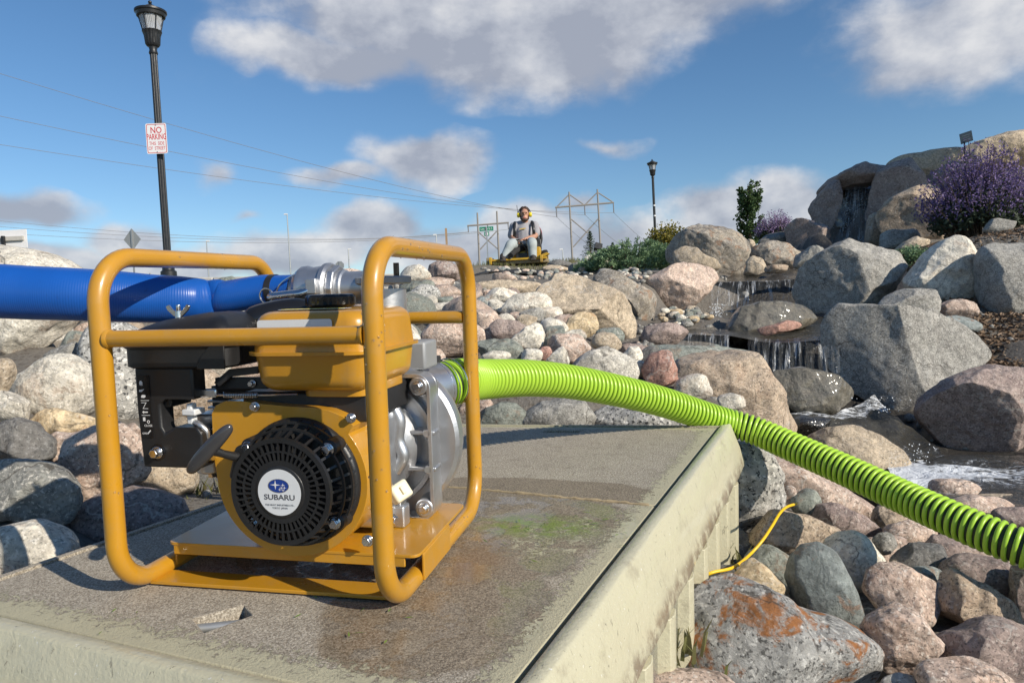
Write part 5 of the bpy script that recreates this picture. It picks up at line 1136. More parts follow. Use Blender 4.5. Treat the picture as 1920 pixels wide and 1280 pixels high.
for sgn in (-1, 1):
    lm = MB(); y = DY + sgn * .041
    lm.tube(smooth_path([(.178, y, .400), (.165, y + sgn * .008, .394), (.140, y + sgn * .006, .392), (.108, y + sgn * .003, .389)], 6), [.006] * 6 + [.007] * 10 + [.0075] * 2 + [.005], 12, flat=.6).build('cam_lever', 'polished_steel', cp)
    MB().b2((.172, y - .008, .390), (.190, y + .004, .414)).build('lever_ear', 'cast_aluminium', cp, bevel=.002)
    MB().tube([(.104 + .011 * math.cos(a), y + sgn * .002, .390 + .011 * math.sin(a)) for a in np.linspace(0, 6.1, 20)], .0013, 6).build('pull_ring', 'polished_steel', cp)
MB().tube(smooth_path([(.112, DY - .03, .392), (.122, DY - .03, .408), (.14, DY - .025, .420), (.15, DY - .015, .426)], 5), .0013, 6).build('safety_pin', 'polished_steel', cp)

# ------------------------------------------------------------------ blue discharge hose
m, nt, b = newmat('blue_vinyl'); t = NT(nt); fl = t.n.new('ShaderNodeAttribute'); fl.attribute_name = 'along'; q = t.sep(fl.outputs['Vector']); v = t.obj()
weave = t.math('MULTIPLY', t.math('ADD', t.math('SINE', t.math('MULTIPLY', q[0], 2100)), t.math('MULTIPLY', t.math('SINE', t.math('MULTIPLY', q[1], 260)), .5)), .5)
c = t.mix(t.noise(v, 12, 5), (.007, .075, .33), (.009, .095, .42)); c = t.mix(t.mapr(t.noise(v, 45, 8, .75), .58, .75, 0, .5), c, (.02, .03, .09)); c = t.mix(t.mapr(t.noise(t.vmath('MULTIPLY', v, (1, 1, 4)), 38, 9, .8), .66, .74, 0, .5), c, (.25, .24, .2))
nt.links.new(c, b.inputs['Base Color']); b.inputs['Roughness'].default_value = .34; b.inputs['Specular IOR Level'].default_value = .5
nt.links.new(t.bump(t.math('ADD', weave, t.noise(v, 18, 5)), .10, .002), b.inputs['Normal']); MATS['blue_vinyl'] = m
def L(px, py, d): return at(px, py, d)
bh = [(PM @ Vector((.128, DY, DZ)), .0235, 1), (PM @ Vector((.100, DY, DZ)), .0238, 1), (PM @ Vector((.072, DY, DZ - .001)), .026, 1), (L(425, 557, 1.15), .026, 1.0), (L(408, 556, 1.15), .024, 1.15), (L(398, 558, 1.15), .0215, 1.35), (L(386, 560, 1.145), .028, 1.12), (L(368, 561, 1.14), .034, 1.0),
      (L(335, 561, 1.13), .0365, 1), (L(290, 560, 1.12), .0375, 1), (L(220, 556, 1.10), .039, 1), (L(140, 552, 1.08), .0395, 1), (L(60, 549, 1.07), .040, 1), (L(0, 546, 1.06), .040, 1), (L(-80, 544, 1.05), .040, 1), (L(-200, 548, 1.04), .040, 1), (L(-420, 580, 1.05), .040, 1), (L(-700, 700, 1.1), .040, 1)]
cen = smooth_path([p for p, r, k in bh], 10); rad = smooth_path([(r, k, 0) for p, r, k in bh], 10); n = 40; vs = []; al = []; s_ = 0; prev = None
for i, p in enumerate(cen):
    tg = (cen[min(i + 1, len(cen) - 1)] - cen[max(i - 1, 0)]).normalized(); zz = Vector((0, 0, 1)); x = tg.cross(zz).normalized(); z = x.cross(tg)
    if i: s_ += (p - cen[i - 1]).length
    r, k = rad[i].x, rad[i].y; fold = max(0, 1 - abs(i - 50) / 9)
    for j in range(n):
        a = 2 * math.pi * j / n; cr_ = 1 + fold * (.10 * math.sin(3 * a + .7) - .10 * max(0, math.cos(a - 2.4)) ** 4 + .12 * max(0, math.cos(a - 1.2)) ** 6)
        vs.append(p + x * (r * cr_ / k * math.cos(a)) + z * (r * cr_ * k * math.sin(a))); al.append((s_, a * .04, 0))
fs = [(i * n + j, i * n + (j + 1) % n, (i + 1) * n + (j + 1) % n, (i + 1) * n + j) for i in range(len(cen) - 1) for j in range(n)]
bhose = meshobj('discharge_hose', vs, fs, 'blue_vinyl'); tag(bhose, 'thick blue lay-flat hose running from the pump to the left edge', 'hose')
at_ = bhose.data.attributes.new('along', 'FLOAT_VECTOR', 'POINT'); at_.data.foreach_set('vector', np.array(al, dtype=np.float32).ravel())
cl = MB(); q0 = PM @ Vector((.098, DY, DZ)); q1 = PM @ Vector((.088, DY, DZ)); cl.cyl(q0, q1, .0252, n=36); cl.build('hose_clamp', 'dark_metal', bhose)

# ------------------------------------------------------------------ green suction hose
m, nt, b = newmat('green_pvc'); t = NT(nt); v = t.obj(); c = t.mix(t.noise(v, 9, 4), (.40, .63, .055), (.35, .57, .04)); c = t.mix(t.mapr(t.noise(v, 60, 7, .7), .60, .78, 0, .35), c, (.12, .18, .03))
nt.links.new(c, b.inputs['Base Color']); b.inputs['Roughness'].default_value = .32; b.inputs['Subsurface Weight'].default_value = 0.0; MATS['green_pvc'] = m
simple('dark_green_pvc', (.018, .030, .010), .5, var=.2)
hp = [PM @ Vector((.296, .335, .222)), PM @ Vector((.320, .39, .226)), L(858, 714, 1.275), L(900, 711, 1.40), L(1000, 709, 1.57), L(1097, 720, 1.71), L(1224, 748, 1.87), L(1340, 785, 1.99), L(1410, 805, 1.98), L(1480, 835, 1.91), L(1594, 885, 1.77), L(1680, 925, 1.67), L(1762, 962, 1.57), L(1850, 1000, 1.49), L(1920, 1028, 1.44), L(2040, 1080, 1.38), L(2200, 1180, 1.34)]
cen = smooth_path(hp, 14)
# resample evenly
acc = [0]
for i in range(1, len(cen)): acc.append(acc[-1] + (cen[i] - cen[i - 1]).length)
tot = acc[-1]; A = np.array([p[:] for p in cen])
def samp(s): return Vector([float(np.interp(s, acc, A[:, k])) for k in range(3)])
N = int(tot / .006); pts = [samp(i * tot / N) for i in range(N + 1)]
for _ in range(6): pts = [pts[0]] + [(pts[i - 1] + pts[i] * 2 + pts[i + 1]) / 4 for i in range(1, N)] + [pts[-1]]
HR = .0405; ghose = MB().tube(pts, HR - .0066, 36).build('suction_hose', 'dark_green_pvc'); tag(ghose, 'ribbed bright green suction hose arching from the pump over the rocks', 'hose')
# helical ridge
pitch = .0150; tw = []; prev = None; x = None; mb = MB(); vs = []; ns = 34
def frames(pts):
    out = []; x = None
    for i, p in enumerate(pts):
        tg = (pts[min(i + 1, len(pts) - 1)] - pts[max(i - 1, 0)]).normalized()
        x = frame(tg).col[0].copy() if x is None else (x - tg * x.dot(tg)).normalized(); out.append((p, tg, x, tg.cross(x)))
    return out
FRM = frames(pts); turns = int((tot - .02) / pitch); PRF = [(-.0047, -.006), (-.0045, -.0006), (-.0034, .0012), (0, .0020), (.0034, .0012), (.0045, -.0006), (.0047, -.006)]
tot2 = (len(pts) - 1) * (tot / N)
for k in range(turns * ns + 1):
    s = .012 + k / ns * pitch; fi = min(s / tot2 * N, N - 1.001); i = int(fi); u = fi - i; (p0, t0, x0, y0), (p1, t1, x1, y1) = FRM[i], FRM[i + 1]
    p = p0.lerp(p1, u); tg = t0.lerp(t1, u); xx = x0.lerp(x1, u); yy = y0.lerp(y1, u); a = 2 * math.pi * k / ns; rd = xx * math.cos(a) + yy * math.sin(a)
    for (du, dr) in PRF: vs.append(p + rd * (HR - .0025 + dr) + tg * du)
q = len(PRF); fs = [(i * q + j, (i + 1) * q + j, (i + 1) * q + j + 1, i * q + j + 1) for i in range(turns * ns) for j in range(q - 1)]
mb.add(vs, fs); mb.build('helical_ridge', 'green_pvc', ghose, angle=80)
# suction coupling and wire clamps
p0 = PM @ Vector((.296, .335, .222)); p1 = PM @ Vector((.317, .385, .2255))
sc_ = MB().cyl(p0 - (p1 - p0) * .5, p1, .044, n=40).build('suction_coupling', 'cast_aluminium', casing); sc_.matrix_parent_inverse = PM.inverted()
for k in (8, 11, 14):
    p, tg, xx, yy = FRM[k]; MB().tube([p + (xx * math.cos(a) + yy * math.sin(a)) * (HR + .0022) for a in np.linspace(0, 6.2832, 41)[:-1]], .0012, 6, closed=True).build('wire_clamp', 'polished_steel', ghose)
cv_ = MB(); c0 = FRM[9][0] + FRM[9][2] * 0; upv = Vector((0, 0, 1)); cv_.box(c0 + upv * (HR + .008) - FRM[9][1] * .012, (.030, .020, .012), frame(upv, FRM[9][1])); cv_.build('clamp_latch', 'dark_metal', ghose, bevel=.002)
# yellow cord
cordp = [(1318, 1080, 1.50), (1338, 1072, 1.50), (1375, 1063, 1.53), (1405, 1040, 1.63), (1430, 1012, 1.66), (1448, 985, 1.7), (1462, 962, 1.74), (1475, 950, 1.78), (1493, 944, 1.82)]
cord = MB().tube(smooth_path([at(*p) for p in cordp], 8), .0034, 10).build('yellow_cord', 'orange_wire'); tag(cord, 'bright yellow cord end lying over the stones by the deck corner', 'cord')

# water drops clinging to the frame
g = random.Random(8); mb = MB()
for i in range(260):
    x = PW if g.random() < .75 else 0; k = g.choice('fbtd'); a = g.uniform(0, 6.28); off = (TR + .0002)
    if k == 'f': c = (x + off * math.cos(a), off * math.sin(a), g.uniform(.08, .38))
    elif k == 'b': c = (x + off * math.cos(a), PD + off * math.sin(a), g.uniform(.08, .38))
    elif k == 't': c = (x + off * math.cos(a), g.uniform(.07, .34), PH - TR + off * math.sin(a))
    else: c = (x + off * math.cos(a), g.uniform(.07, .34), TR + off * math.sin(a))
    mb.sphere(c, g.uniform(.0006, .0018), 6)
m, nt, b = newmat('water_drop'); b.inputs['Base Color'].default_value = (.9, .9, .9, 1); b.inputs['Roughness'].default_value = .02; b.inputs['Transmission Weight'].default_value = .9; b.inputs['IOR'].default_value = 1.33; MATS['water_drop'] = m
tag(mb.build('water_drops', 'water_drop', pump), kind='stuff')
# ------------------------------------------------------------------ street things beyond the bank
def gz(x, y): return float(ground_z([x], [y])[0])
kb = MB(); a_, b_ = at(-260, 532, 9.6), at(742, 513, 9.2); dd = (b_ - a_); dd.z = 0; ln = dd.length; dd.normalize(); nn = Vector((-dd.y, dd.x, 0)); ztop = (a_.z + b_.z) / 2
K = 9; kw = None
kerb = empty('concrete_kerb', (a_.x, a_.y, 1.5)); tag(kerb, 'low pale concrete kerb wall running behind the pump', 'kerb')
for k in range(K):
    p0 = a_ + dd * (ln * k / K + .006); p1 = a_ + dd * (ln * (k + 1) / K - .006); z0 = a_.z + (b_.z - a_.z) * k / K; z1 = a_.z + (b_.z - a_.z) * (k + 1) / K
    mb = MB(); mb.add([(p0 - nn * 0).to_tuple()[:2] + (1.2,), p1.to_tuple()[:2] + (1.2,), (p1 + nn * .3).to_tuple()[:2] + (1.2,), (p0 + nn * .3).to_tuple()[:2] + (1.2,), p0.to_tuple()[:2] + (z0,), p1.to_tuple()[:2] + (z1,), (p1 + nn * .3).to_tuple()[:2] + (z1,), (p0 + nn * .3).to_tuple()[:2] + (z0,)],
           [(3, 2, 1, 0), (4, 5, 6, 7), (0, 1, 5, 4), (1, 2, 6, 5), (2, 3, 7, 6), (3, 0, 4, 7)])
    mb.v = [(x - a_.x, y - a_.y, z - 1.5) for x, y, z in mb.v]; mb.build('kerb_stone', 'concrete', kerb, bevel=.012)
m, nt, b = newmat('frosted_glass'); t = NT(nt); b.inputs['Base Color'].default_value = (.75, .77, .80, 1); b.inputs['Roughness'].default_value = .25; b.inputs['Transmission Weight'].default_value = .55
nt.links.new(t.bump(t.math('SINE', t.math('MULTIPLY', t.sep(t.obj())[0], 300)), .4, .01), b.inputs['Normal']); MATS['frosted_glass'] = m
def street_lamp(loc, H, label):
    e = empty('street_lamp', loc); tag(e, label, 'street lamp', 'black lantern street lamps')
    fl = lambda j: 1 - .07 * (j % 4 in (0, 1))
    MB().lathe([(0, .11), (.10, .11), (.12, .085), (.20, .08), (.22, .095), (.26, .095), (.28, .072), (.34, .068), (.37, .056)], (0, 0, 0), (0, 0, 1), 32).build('lamp_base', 'black_lamp', e, angle=30)
    MB().lathe([(.36, .053), (H - .74, .049)], (0, 0, 0), (0, 0, 1), 64, flute=fl).build('pole', 'black_lamp', e, angle=20)
    MB().lathe([(H - .76, .057), (H - .745, .062), (H - .73, .058), (H - .70, .050), (H - .66, .060), (H - .645, .082)], (0, 0, 0), (0, 0, 1), 32).build('collar', 'black_lamp', e, angle=30)
    MB().lathe([(H - .65, .080), (H - .62, .100), (H - .50, .112), (H - .455, .128), (H - .44, .135), (H - .43, .130)], (0, 0, 0), (0, 0, 1), 64, flute=lambda j: 1 - .05 * (j % 4 in (0, 1))).build('lantern_cup', 'black_lamp', e, angle=25)
    MB().lathe([(H - .435, .112), (H - .22, .160)], (0, 0, 0), (0, 0, 1), 12).build('lantern_glass', 'frosted_glass', e, smooth=False)
    for k in range(6):
        a = R(60 * k + 20); MB().cyl((.118 * math.cos(a), .118 * math.sin(a), H - .435), (.168 * math.cos(a), .168 * math.sin(a), H - .22), .008, n=8).build('lantern_rib', 'black_lamp', e)
    MB().lathe([(H - .235, .165), (H - .23, .190), (H - .19, .200), (H - .175, .215), (H - .15, .215), (H - .14, .190), (H - .12, .13), (H - .09, .085), (H - .065, .045), (H - .05, .018), (H - .045, .022)], (0, 0, 0), (0, 0, 1), 40).build('lantern_roof', 'black_lamp', e, angle=25)
    MB().sphere((0, 0, H - .024), .026).build('finial', 'black_lamp', e)
    return e
lp = at(317, 522, 10.5); street_lamp(lp, 3.98, 'tall black lantern lamp post with the no parking sign')
l2 = at(1231, 498, 29); lm2 = street_lamp((l2.x, l2.y, l2.z - 1.0), 4.1 + 1.15, 'distant black lantern lamp post above the yellow-green shrub')
for z in (5.25 - 1.87, 5.25 - 2.28): MB().lathe([(0, .056), (.05, .056)], (0, 0, z), (0, 0, 1), 20).build('pole_band', 'sign_white', lm2)
for z in (.9 + 1.35, .9 + 1.75): pass
# no parking sign
ps = at(293.5, 260, 10.30); sg = empty('parking_sign', ps, R(3)); tag(sg, 'white no parking sign with red lettering on the lamp post', 'sign')
MB().prism(rrect(-.145, -.215, .145, .215, .025), (0, .003, 0), (1, 0, 0), (0, 0, 1), .003).build('sign_plate', 'sign_white', sg, smooth=False)
MB().prism(rrect(-.134, -.204, .134, .204, .022), (0, -.0006, 0), (1, 0, 0), (0, 0, 1), .0006, holes=[rrect(-.126, -.196, .126, .196, .018)]).build('sign_border', 'ink_red', sg, smooth=False)
for body, z, s, sx in (('NO', .115, .125, .82), ('PARKING', .022, .115, .58), ('THIS  SIDE', -.070, .070, .66), ('OF  STREET', -.138, .070, .66)):
    text(body, s, 'ink_red', sg, (0, -.001, z), (1, 0, 0), (0, 0, 1), 'sign_lettering', sx=sx, depth=.0004, bold=.0012 if s > .1 else 0)
for z in (.19, -.19): MB().cyl((0, -.001, z), (0, -.006, z), .008, n=12).build('sign_bolt', 'galvanised', sg)
MB().b2((-.02, .003, -.17), (.02, .10, -.15)).build('sign_bracket', 'galvanised', sg); MB().b2((-.02, .003, .15), (.02, .10, .17)).build('sign_bracket', 'galvanised', sg)
def post_sign(name, px, py, d, poly, mat, label, foot=522, plate=None):
    p = at(px, py, d); f = at(px + (foot - py) * .05, foot, d); e = empty(name, (p.x, p.y, f.z)); tag(e, label, 'sign'); z = p.z - f.z
    MB().prism(poly, (0, 0, z), (1, 0, 0), (0, 0, 1), .004).build('sign_plate', mat, e, smooth=False)
    MB().b2((-.03, -.05, -.6), (.03, -.01, z + max(q[1] for q in poly) * .9)).build('post', 'galvanised', e); return e, z
post_sign('warning_sign', 248, 449, 30, [(0, -.46), (.36, 0), (0, .46), (-.36, 0)], 'sign_back', 'grey back of a diamond road sign left of the lamp post')
post_sign('stop_sign', 637, 498, 62, [(.40 * math.cos(R(22.5 + 45 * i)), .40 * math.sin(R(22.5 + 45 * i))) for i in range(8)], 'sign_back', 'grey back of an octagonal road sign behind the pump')
e, z = post_sign('street_name_sign', 912, 429, 34, rrect(-.33, -.10, .33, .10, .02), 'sign_green', 'green street name sign left of the mower rider')
text('Lincoln St S', .145, 'sign_white', e, (0, -.006, z), (1, 0, 0), (0, 0, 1), sx=.80, depth=.001)
MB().prism(rrect(-.12, -.34, .12, -.14, .02), (0, -.02, z), (1, .0, 0), (0, 0, 1), .004).build('cross_street_plate', 'sign_green', e, smooth=False); MB().prism(rrect(-.075, -.30, .075, -.18, .01), (0, -.025, z), (1, 0, 0), (0, 0, 1), .002).build('plate_panel', 'sign_white', e, smooth=False)
# white board at the left edge
wb = empty('notice_board', at(10, 480, 14)); tag(wb, 'plain white board on a dark post at the left edge', 'board')
MB().b2((-.9, .02, -.1), (.43, .035, .50)).build('board_panel', 'sign_white', wb, bevel=.002); MB().b2((-.9, -.03, .29), (.38, .018, .37)).build('board_rail', 'concrete', wb); MB().b2((.0, -.09, -.9), (.05, -.031, .38)).build('board_post', 'black_lamp', wb)
# roadside light columns
def column(px, ytop, d, label, arm=-1, foot=525):
    tp = at(px, ytop, d); ft = at(px + (foot - ytop) * .04, foot, d); e = empty('light_column', (ft.x, ft.y, ft.z)); tag(e, label, 'street light', 'distant roadside light columns'); h = tp.z - ft.z; r = d * .0011
    MB().tube([(0, 0, -1.5), (0, 0, h * .6), (0, 0, h)], [r, r * .8, r * .6], 8).build('column', 'galvanised', e); MB().b2((arm * d * .0040, -.15, h - r * .8), (arm * -.05, .15, h + r * .5)).build('lamp_head', 'sign_white', e)
column(541, 402, 105, 'tall distant light column between the two hoops'); column(654, 467, 200, 'small far light column right of the octagonal sign', 1); column(389, 452, 150, 'far light column right of the lamp post', 1); column(1055, 467, 220, 'faint far light column right of the mower'); column(819, 440, 170, 'far light column left of the wooden stake', -1)
stk = at(836, 428, 8.0); sk = MB().box((0, 0, -.15), (.022, .02, .62)).build('wooden_stake', 'wood'); sk.location = (stk.x, stk.y, stk.z - .16); tag(sk, 'thin wooden stake sticking up behind the front hoop', 'stake')
# power line towers
def tower(name_px, d, poles, arm, ins, braces, label):
    base = at(poles[0][0][0], 540, d); e = empty('power_tower', base); tag(e, label, 'power tower', 'wooden H-frame power towers'); off = Vector(base)
    w = d * .0014
    for (x0, y0), (x1, y1) in poles: MB().tube([at(x0, y0, d) - off, at(x1, y1, d) - off, at(x1 + 3, y1 + 60, d) - off], [w * .8, w * 1.1, w * 1.2], 8).build('pole', 'pole_grey', e)
    MB().tube([at(*arm[0], d) - off, at(*arm[1], d) - off], w * .95, 6).build('crossarm', 'pole_grey', e)
    for (x, y0, y1) in ins: MB().tube([at(x, y0, d) - off, at(x + 1, y1, d) - off], w * .55, 6).build('insulator', 'wire_grey', e)
    for (x0, y0, x1, y1) in braces: MB().tube([at(x0, y0, d) - off, at(x1, y1, d) - off], w * .6, 6).build('brace', 'pole_grey', e)
tower(0, 145, [((1067, 360), (1074, 500)), ((1120, 355), (1128, 500))], ((1041, 389), (1151, 380)), [(1043, 389, 407), (1096, 385, 403), (1150, 380, 399)], [(1067, 365, 1044, 388), (1068, 365, 1095, 384), (1120, 361, 1097, 384), (1121, 361, 1149, 379), (1071, 411, 1103, 438), (1124, 408, 1075, 463)], 'wooden H-frame power tower right of the mower rider')
tower(0, 220, [((895, 399), (900, 515)), ((931.5, 396), (937, 510))], ((876, 423.5), (954, 417.5)), [(877.5, 423, 435), (914, 420, 432), (952.5, 418, 430)], [(898, 436, 935, 468), (931, 434, 900, 468)], 'wooden H-frame power tower left of the mower rider')
def wire(p, q, sag, r, label, grp='overhead power lines'):
    a, b2 = at(*p), at(*q); P = []
    for i in range(33): u = i / 32; P.append(a.lerp(b2, u) - Vector((0, 0, sag * 4 * u * (1 - u))))
    tag(MB().tube(P, [r * (1 - u / 32) + r * 2.2 * (u / 32) for u in range(33)], 6).build('power_line', 'wire_grey'), label, 'power line', grp)
for k, (y0, x1, y1, nm) in enumerate(((120, 1044, 407, 'highest'), (205, 1097, 403, 'second'), (262, 1151, 399, 'third'))):
    wire((-60, y0, 52), (x1, y1, 145), 1.4, .017, '%s overhead wire from the upper left to the right tower' % nm)
for k, (y0, x1, y1, nm) in enumerate(((408, 878, 435, 'upper'), (420, 915, 432, 'middle'), (433, 953, 430, 'lower'))):
    wire((-60, y0, 130), (x1, y1, 220), 3.0, .032, '%s faint wire low on the left leading to the left tower' % nm)
for k, (x0, y0, x1, y1, nm) in enumerate(((1044, 407, 1190, 500, 'left'), (1097, 403, 1250, 500, 'middle'), (1151, 399, 1300, 500, 'right'))):
    wire((x0, y0, 145), (x1, y1, 210), 2.0, .03, '%s thin wire dropping right from the right tower' % nm)

# ------------------------------------------------------------------ plants
def leaves(name, P, size, mat, parent, g, elong=1.6, outward=None, up=.0):
    """many small folded leaf faces at points P"""
    n = len(P); P = np.asarray(P); d = g.normal(size=(n, 3)); 
    if outward is not None: d = d * .55 + outward
    d[:, 2] += up; d /= np.linalg.norm(d, axis=1)[:, None]; r = g.normal(size=(n, 3)); w = np.cross(d, r); w /= np.linalg.norm(w, axis=1)[:, None] + 1e-9
    s = size * g.uniform(.6, 1.35, (n, 1)); a = P - d * s * elong * .5; c = P + d * s * elong * .5; m1 = P + w * s * .5; m2 = P - w * s * .5
    V = np.stack([a, m1, c, m2], 1).reshape(-1, 3); F_ = np.arange(n * 4).reshape(n, 4)
    return meshobj(name, V.tolist(), [tuple(f) for f in F_.tolist()], mat, parent, smooth=False)
def clumps(g, n, centre, rad, shape):
    """points gathered in clumps inside an ellipsoid"""
    pts = []
    while len(pts) < n:
        c = g.normal(size=3); c /= np.linalg.norm(c); c *= g.uniform(.25, 1) ** .5; k = int(g.integers(14, 40)); q = c + g.normal(size=(k, 3)) * rad; pts += list(q)
    return np.array(pts[:n]) * np.array(shape) + np.array(centre)
def sage(px0, py0, px1, py1, d, label, petal, n=420, seed=1, green=.35):
    """flowering bush: upright stems set with small petals"""
    g = np.random.default_rng(seed); base = at((px0 + px1) / 2, py1, d); W = (px1 - px0) * d / F; H = (py1 - py0) * d / F; e = empty('flowering_bush', base); tag(e, label, 'bush')
    stems = MB(); pet, lf, pd_ = [], [], []
    for i in range(n):
        a = g.uniform(0, 6.28); r = math.sqrt(g.uniform(0, 1)); tip = np.array([math.cos(a) * r * W * .5, math.sin(a) * r * W * .42, 0.]); hh = H * (1.0 - .55 * r ** 2) * g.uniform(.72, 1.08); root = tip * .35 * np.array([1, 1, 0]); tip[2] = hh
        mid = (root + tip) / 2; mid[2] = hh * .55; mid[:2] *= .95; 
        if i % 3 == 0: stems.tube([root, mid, tip], [.006, .004, .002], 4)
        m_ = int(26); u = g.uniform(.42, 1.0, m_); q = root[None] * ((1 - u) ** 2)[:, None] + 2 * mid[None] * (u * (1 - u))[:, None] + tip[None] * (u ** 2)[:, None]; q += g.normal(size=q.shape) * .016
        pet += list(q[u > .62]); lf += list(q[u <= .62])
    stems.build('stems', 'bark', e); leaves('blossom', pet, .014, petal, e, g, 1.7, up=.6); 
    u = np.array(lf); leaves('foliage', np.concatenate([u, u + g.normal(size=u.shape) * .02, u + g.normal(size=u.shape) * .03]), .018, 'leaf_sage', e, g, 2.2, up=.3); return e
sage(1722, 268, 1960, 462, 6.9, 'large purple flowering bush on the hill at the right edge', 'petal_purple', 620, 1)
sage(1412, 395, 1502, 458, 12.5, 'smaller mauve flowering bush behind the striped boulder', 'petal_mauve', 260, 2)
# juniper mat
g = np.random.default_rng(4); jb = at(1188, 500, 8.3); e = empty('juniper', jb); tag(e, 'low spreading green juniper mat on top of the bank', 'juniper')
pts, outw = [], []; st_ = MB()
for i in range(620):
    a = g.uniform(0, 6.28); r = math.sqrt(g.uniform(0, 1)); x = math.cos(a) * r * .60; y = math.sin(a) * r * .75; h = (.20 * (1 - (abs(x) / .62) ** 2.2) + .02) * g.uniform(-.25, 1.0); y -= .12 * (1 - h / .22); dr = np.array([math.cos(a) * .8, math.sin(a) * .6 - .45, .40 + g.uniform(-.3, .3)]); ln = g.uniform(.08, .17)
    u = g.uniform(0, 1, 42); q = np.array([x, y, h])[None] + dr[None] * (u * ln)[:, None]; q[:, 2] -= .05 * u ** 2; q += g.normal(size=q.shape) * .012; pts += list(q); outw += [dr] * 42
    if i % 12 == 0: st_.tube([(x * .8, y * .8 + .05, -.02), (x, y, h * .8), (x + dr[0] * ln, y + dr[1] * ln, h + dr[2] * ln)], [.006, .004, .002], 4)
st_.build('branches', 'bark', e); leaves('needles', pts, .011, 'leaf_juniper', e, g, 3.4, np.array(outw) * .9)
# yellow-green shrub
def shrub(px0, py0, px1, py1, d, mat, label, n, size, seed, name='shrub', cat='shrub', rad=.2):
    g = np.random.default_rng(seed); base = at((px0 + px1) / 2, py1, d); W = (px1 - px0) * d / F; H = (py1 - py0) * d / F; e = empty(name, base); tag(e, label, cat); mb = MB()
    for i in range(9):
        a = i * 2.4; mb.tube([(0, 0, -.1), (math.cos(a) * W * .2, math.sin(a) * W * .2, H * .5), (math.cos(a) * W * .38, math.sin(a) * W * .38, H * .85)], [.010, .007, .003], 5)
    mb.build('stems', 'bark', e); leaves('foliage', clumps(g, n, (0, 0, H * .52), rad, (W * .48, W * .45, H * .48)), size, mat, e, g, 1.7, up=.2); return e
shrub(1218, 424, 1290, 480, 13, 'leaf_yellow', 'yellow-green upright shrub left of the striped boulder', 2600, .030, 6)
shrub(1676, 460, 1738, 500, 5.7, 'leaf_juniper', 'small green tuft wedged between two grey boulders', 2200, .012, 7, 'green_tuft', 'plant')
# young tree
g = np.random.default_rng(9); tb = at(1408, 470, 21); e = empty('young_tree', tb); tag(e, 'young upright tree with dark green leaves by the striped boulder', 'tree')
H = 124 * 21 / F; tm = MB(); tm.tube([(0, 0, -.5), (.01, 0, H * .4), (-.02, 0, H * .98)], [.035, .026, .006], 8); P = []
for i in range(46):
    z0 = H * g.uniform(.02, .72); a = g.uniform(0, 6.28); ln = H * g.uniform(.2, .36); tip = np.array([math.cos(a) * ln * .62, math.sin(a) * ln * .55, ln * .95]); root = np.array([0, 0, z0]); tm.tube([root, root + tip * .5 + np.array([0, 0, -.02]), root + tip], [.012, .008, .003], 5)
    for k in range(7): P += list(root + tip * g.uniform(.2, 1.08) + g.normal(size=(13, 3)) * .038)
for k in range(14): P += list(np.array([0, 0, H * g.uniform(.35, 1.0)]) + g.normal(size=(10, 3)) * .05)
tm.build('trunk', 'bark', e); leaves('crown', P, .058, 'leaf_green', e, g, 1.4, up=-.1)
# spruces
def spruce(px, ytop, ybot, d, label, seed):
    g = np.random.default_rng(seed); b0 = at(px, ybot, d); H = (ybot - ytop) * d / F; e = empty('spruce_tree', b0); tag(e, label, 'tree', 'small spruces beyond the bank'); tm = MB(); tm.tube([(0, 0, -.3), (0, 0, H)], [.03 * H, .004], 7); P, O = [], []
    for i in range(int(70)):
        u = (i + .5) / 70; z = H * (.05 + .93 * u); L_ = H * .36 * (1 - u) * g.uniform(.75, 1.15) + .03 * H; a = i * 2.4 + g.uniform(-.3, .3); dr = np.array([math.cos(a), math.sin(a), .12 - .25 * (1 - u)]); tm.tube([(0, 0, z), tuple(np.array([0, 0, z]) + dr * L_)], [.008 * H, .002 * H], 4)
        uu = g.uniform(.1, 1.05, 20); q = np.array([0, 0, z])[None] + dr[None] * (uu * L_)[:, None] + g.normal(size=(20, 3)) * .010 * H; P += list(q); O += [dr] * 20
    tm.build('trunk', 'bark', e); leaves('crown', P, .024 * H, 'leaf_spruce', e, g, 2.6, np.array(O))
spruce(1108, 433, 484, 30, 'small spruce between the tower and the spotlight', 1); spruce(1150, 454, 490, 30, 'tiny spruce tip showing above the juniper', 2)
# mulch on the slope at the right
def scatter_on(n, boxes, g):
    out = []
    for (x0, x1, y0, y1) in boxes: k = n // len(boxes); x = g.uniform(x0, x1, k); y = g.uniform(y0, y1, k); out.append(np.stack([x, y, ground_z(x, y) + g.uniform(0, .012, k)], 1))
    return np.concatenate(out)
g = np.random.default_rng(12); P = scatter_on(15000, [(2.4, 3.8, 3.7, 5.0), (3.6, 5.6, 5.2, 7.4)], g); nrm_ = g.normal(size=P.shape) * .6; 
tag(leaves('mulch', P, .013, 'mulch_chip', None, g, 3.2, g.normal(size=P.shape) * np.array([1, 1, .15]) * 1.5), 'brown bark mulch covering the slope at the right edge', 'mulch', kind='stuff')
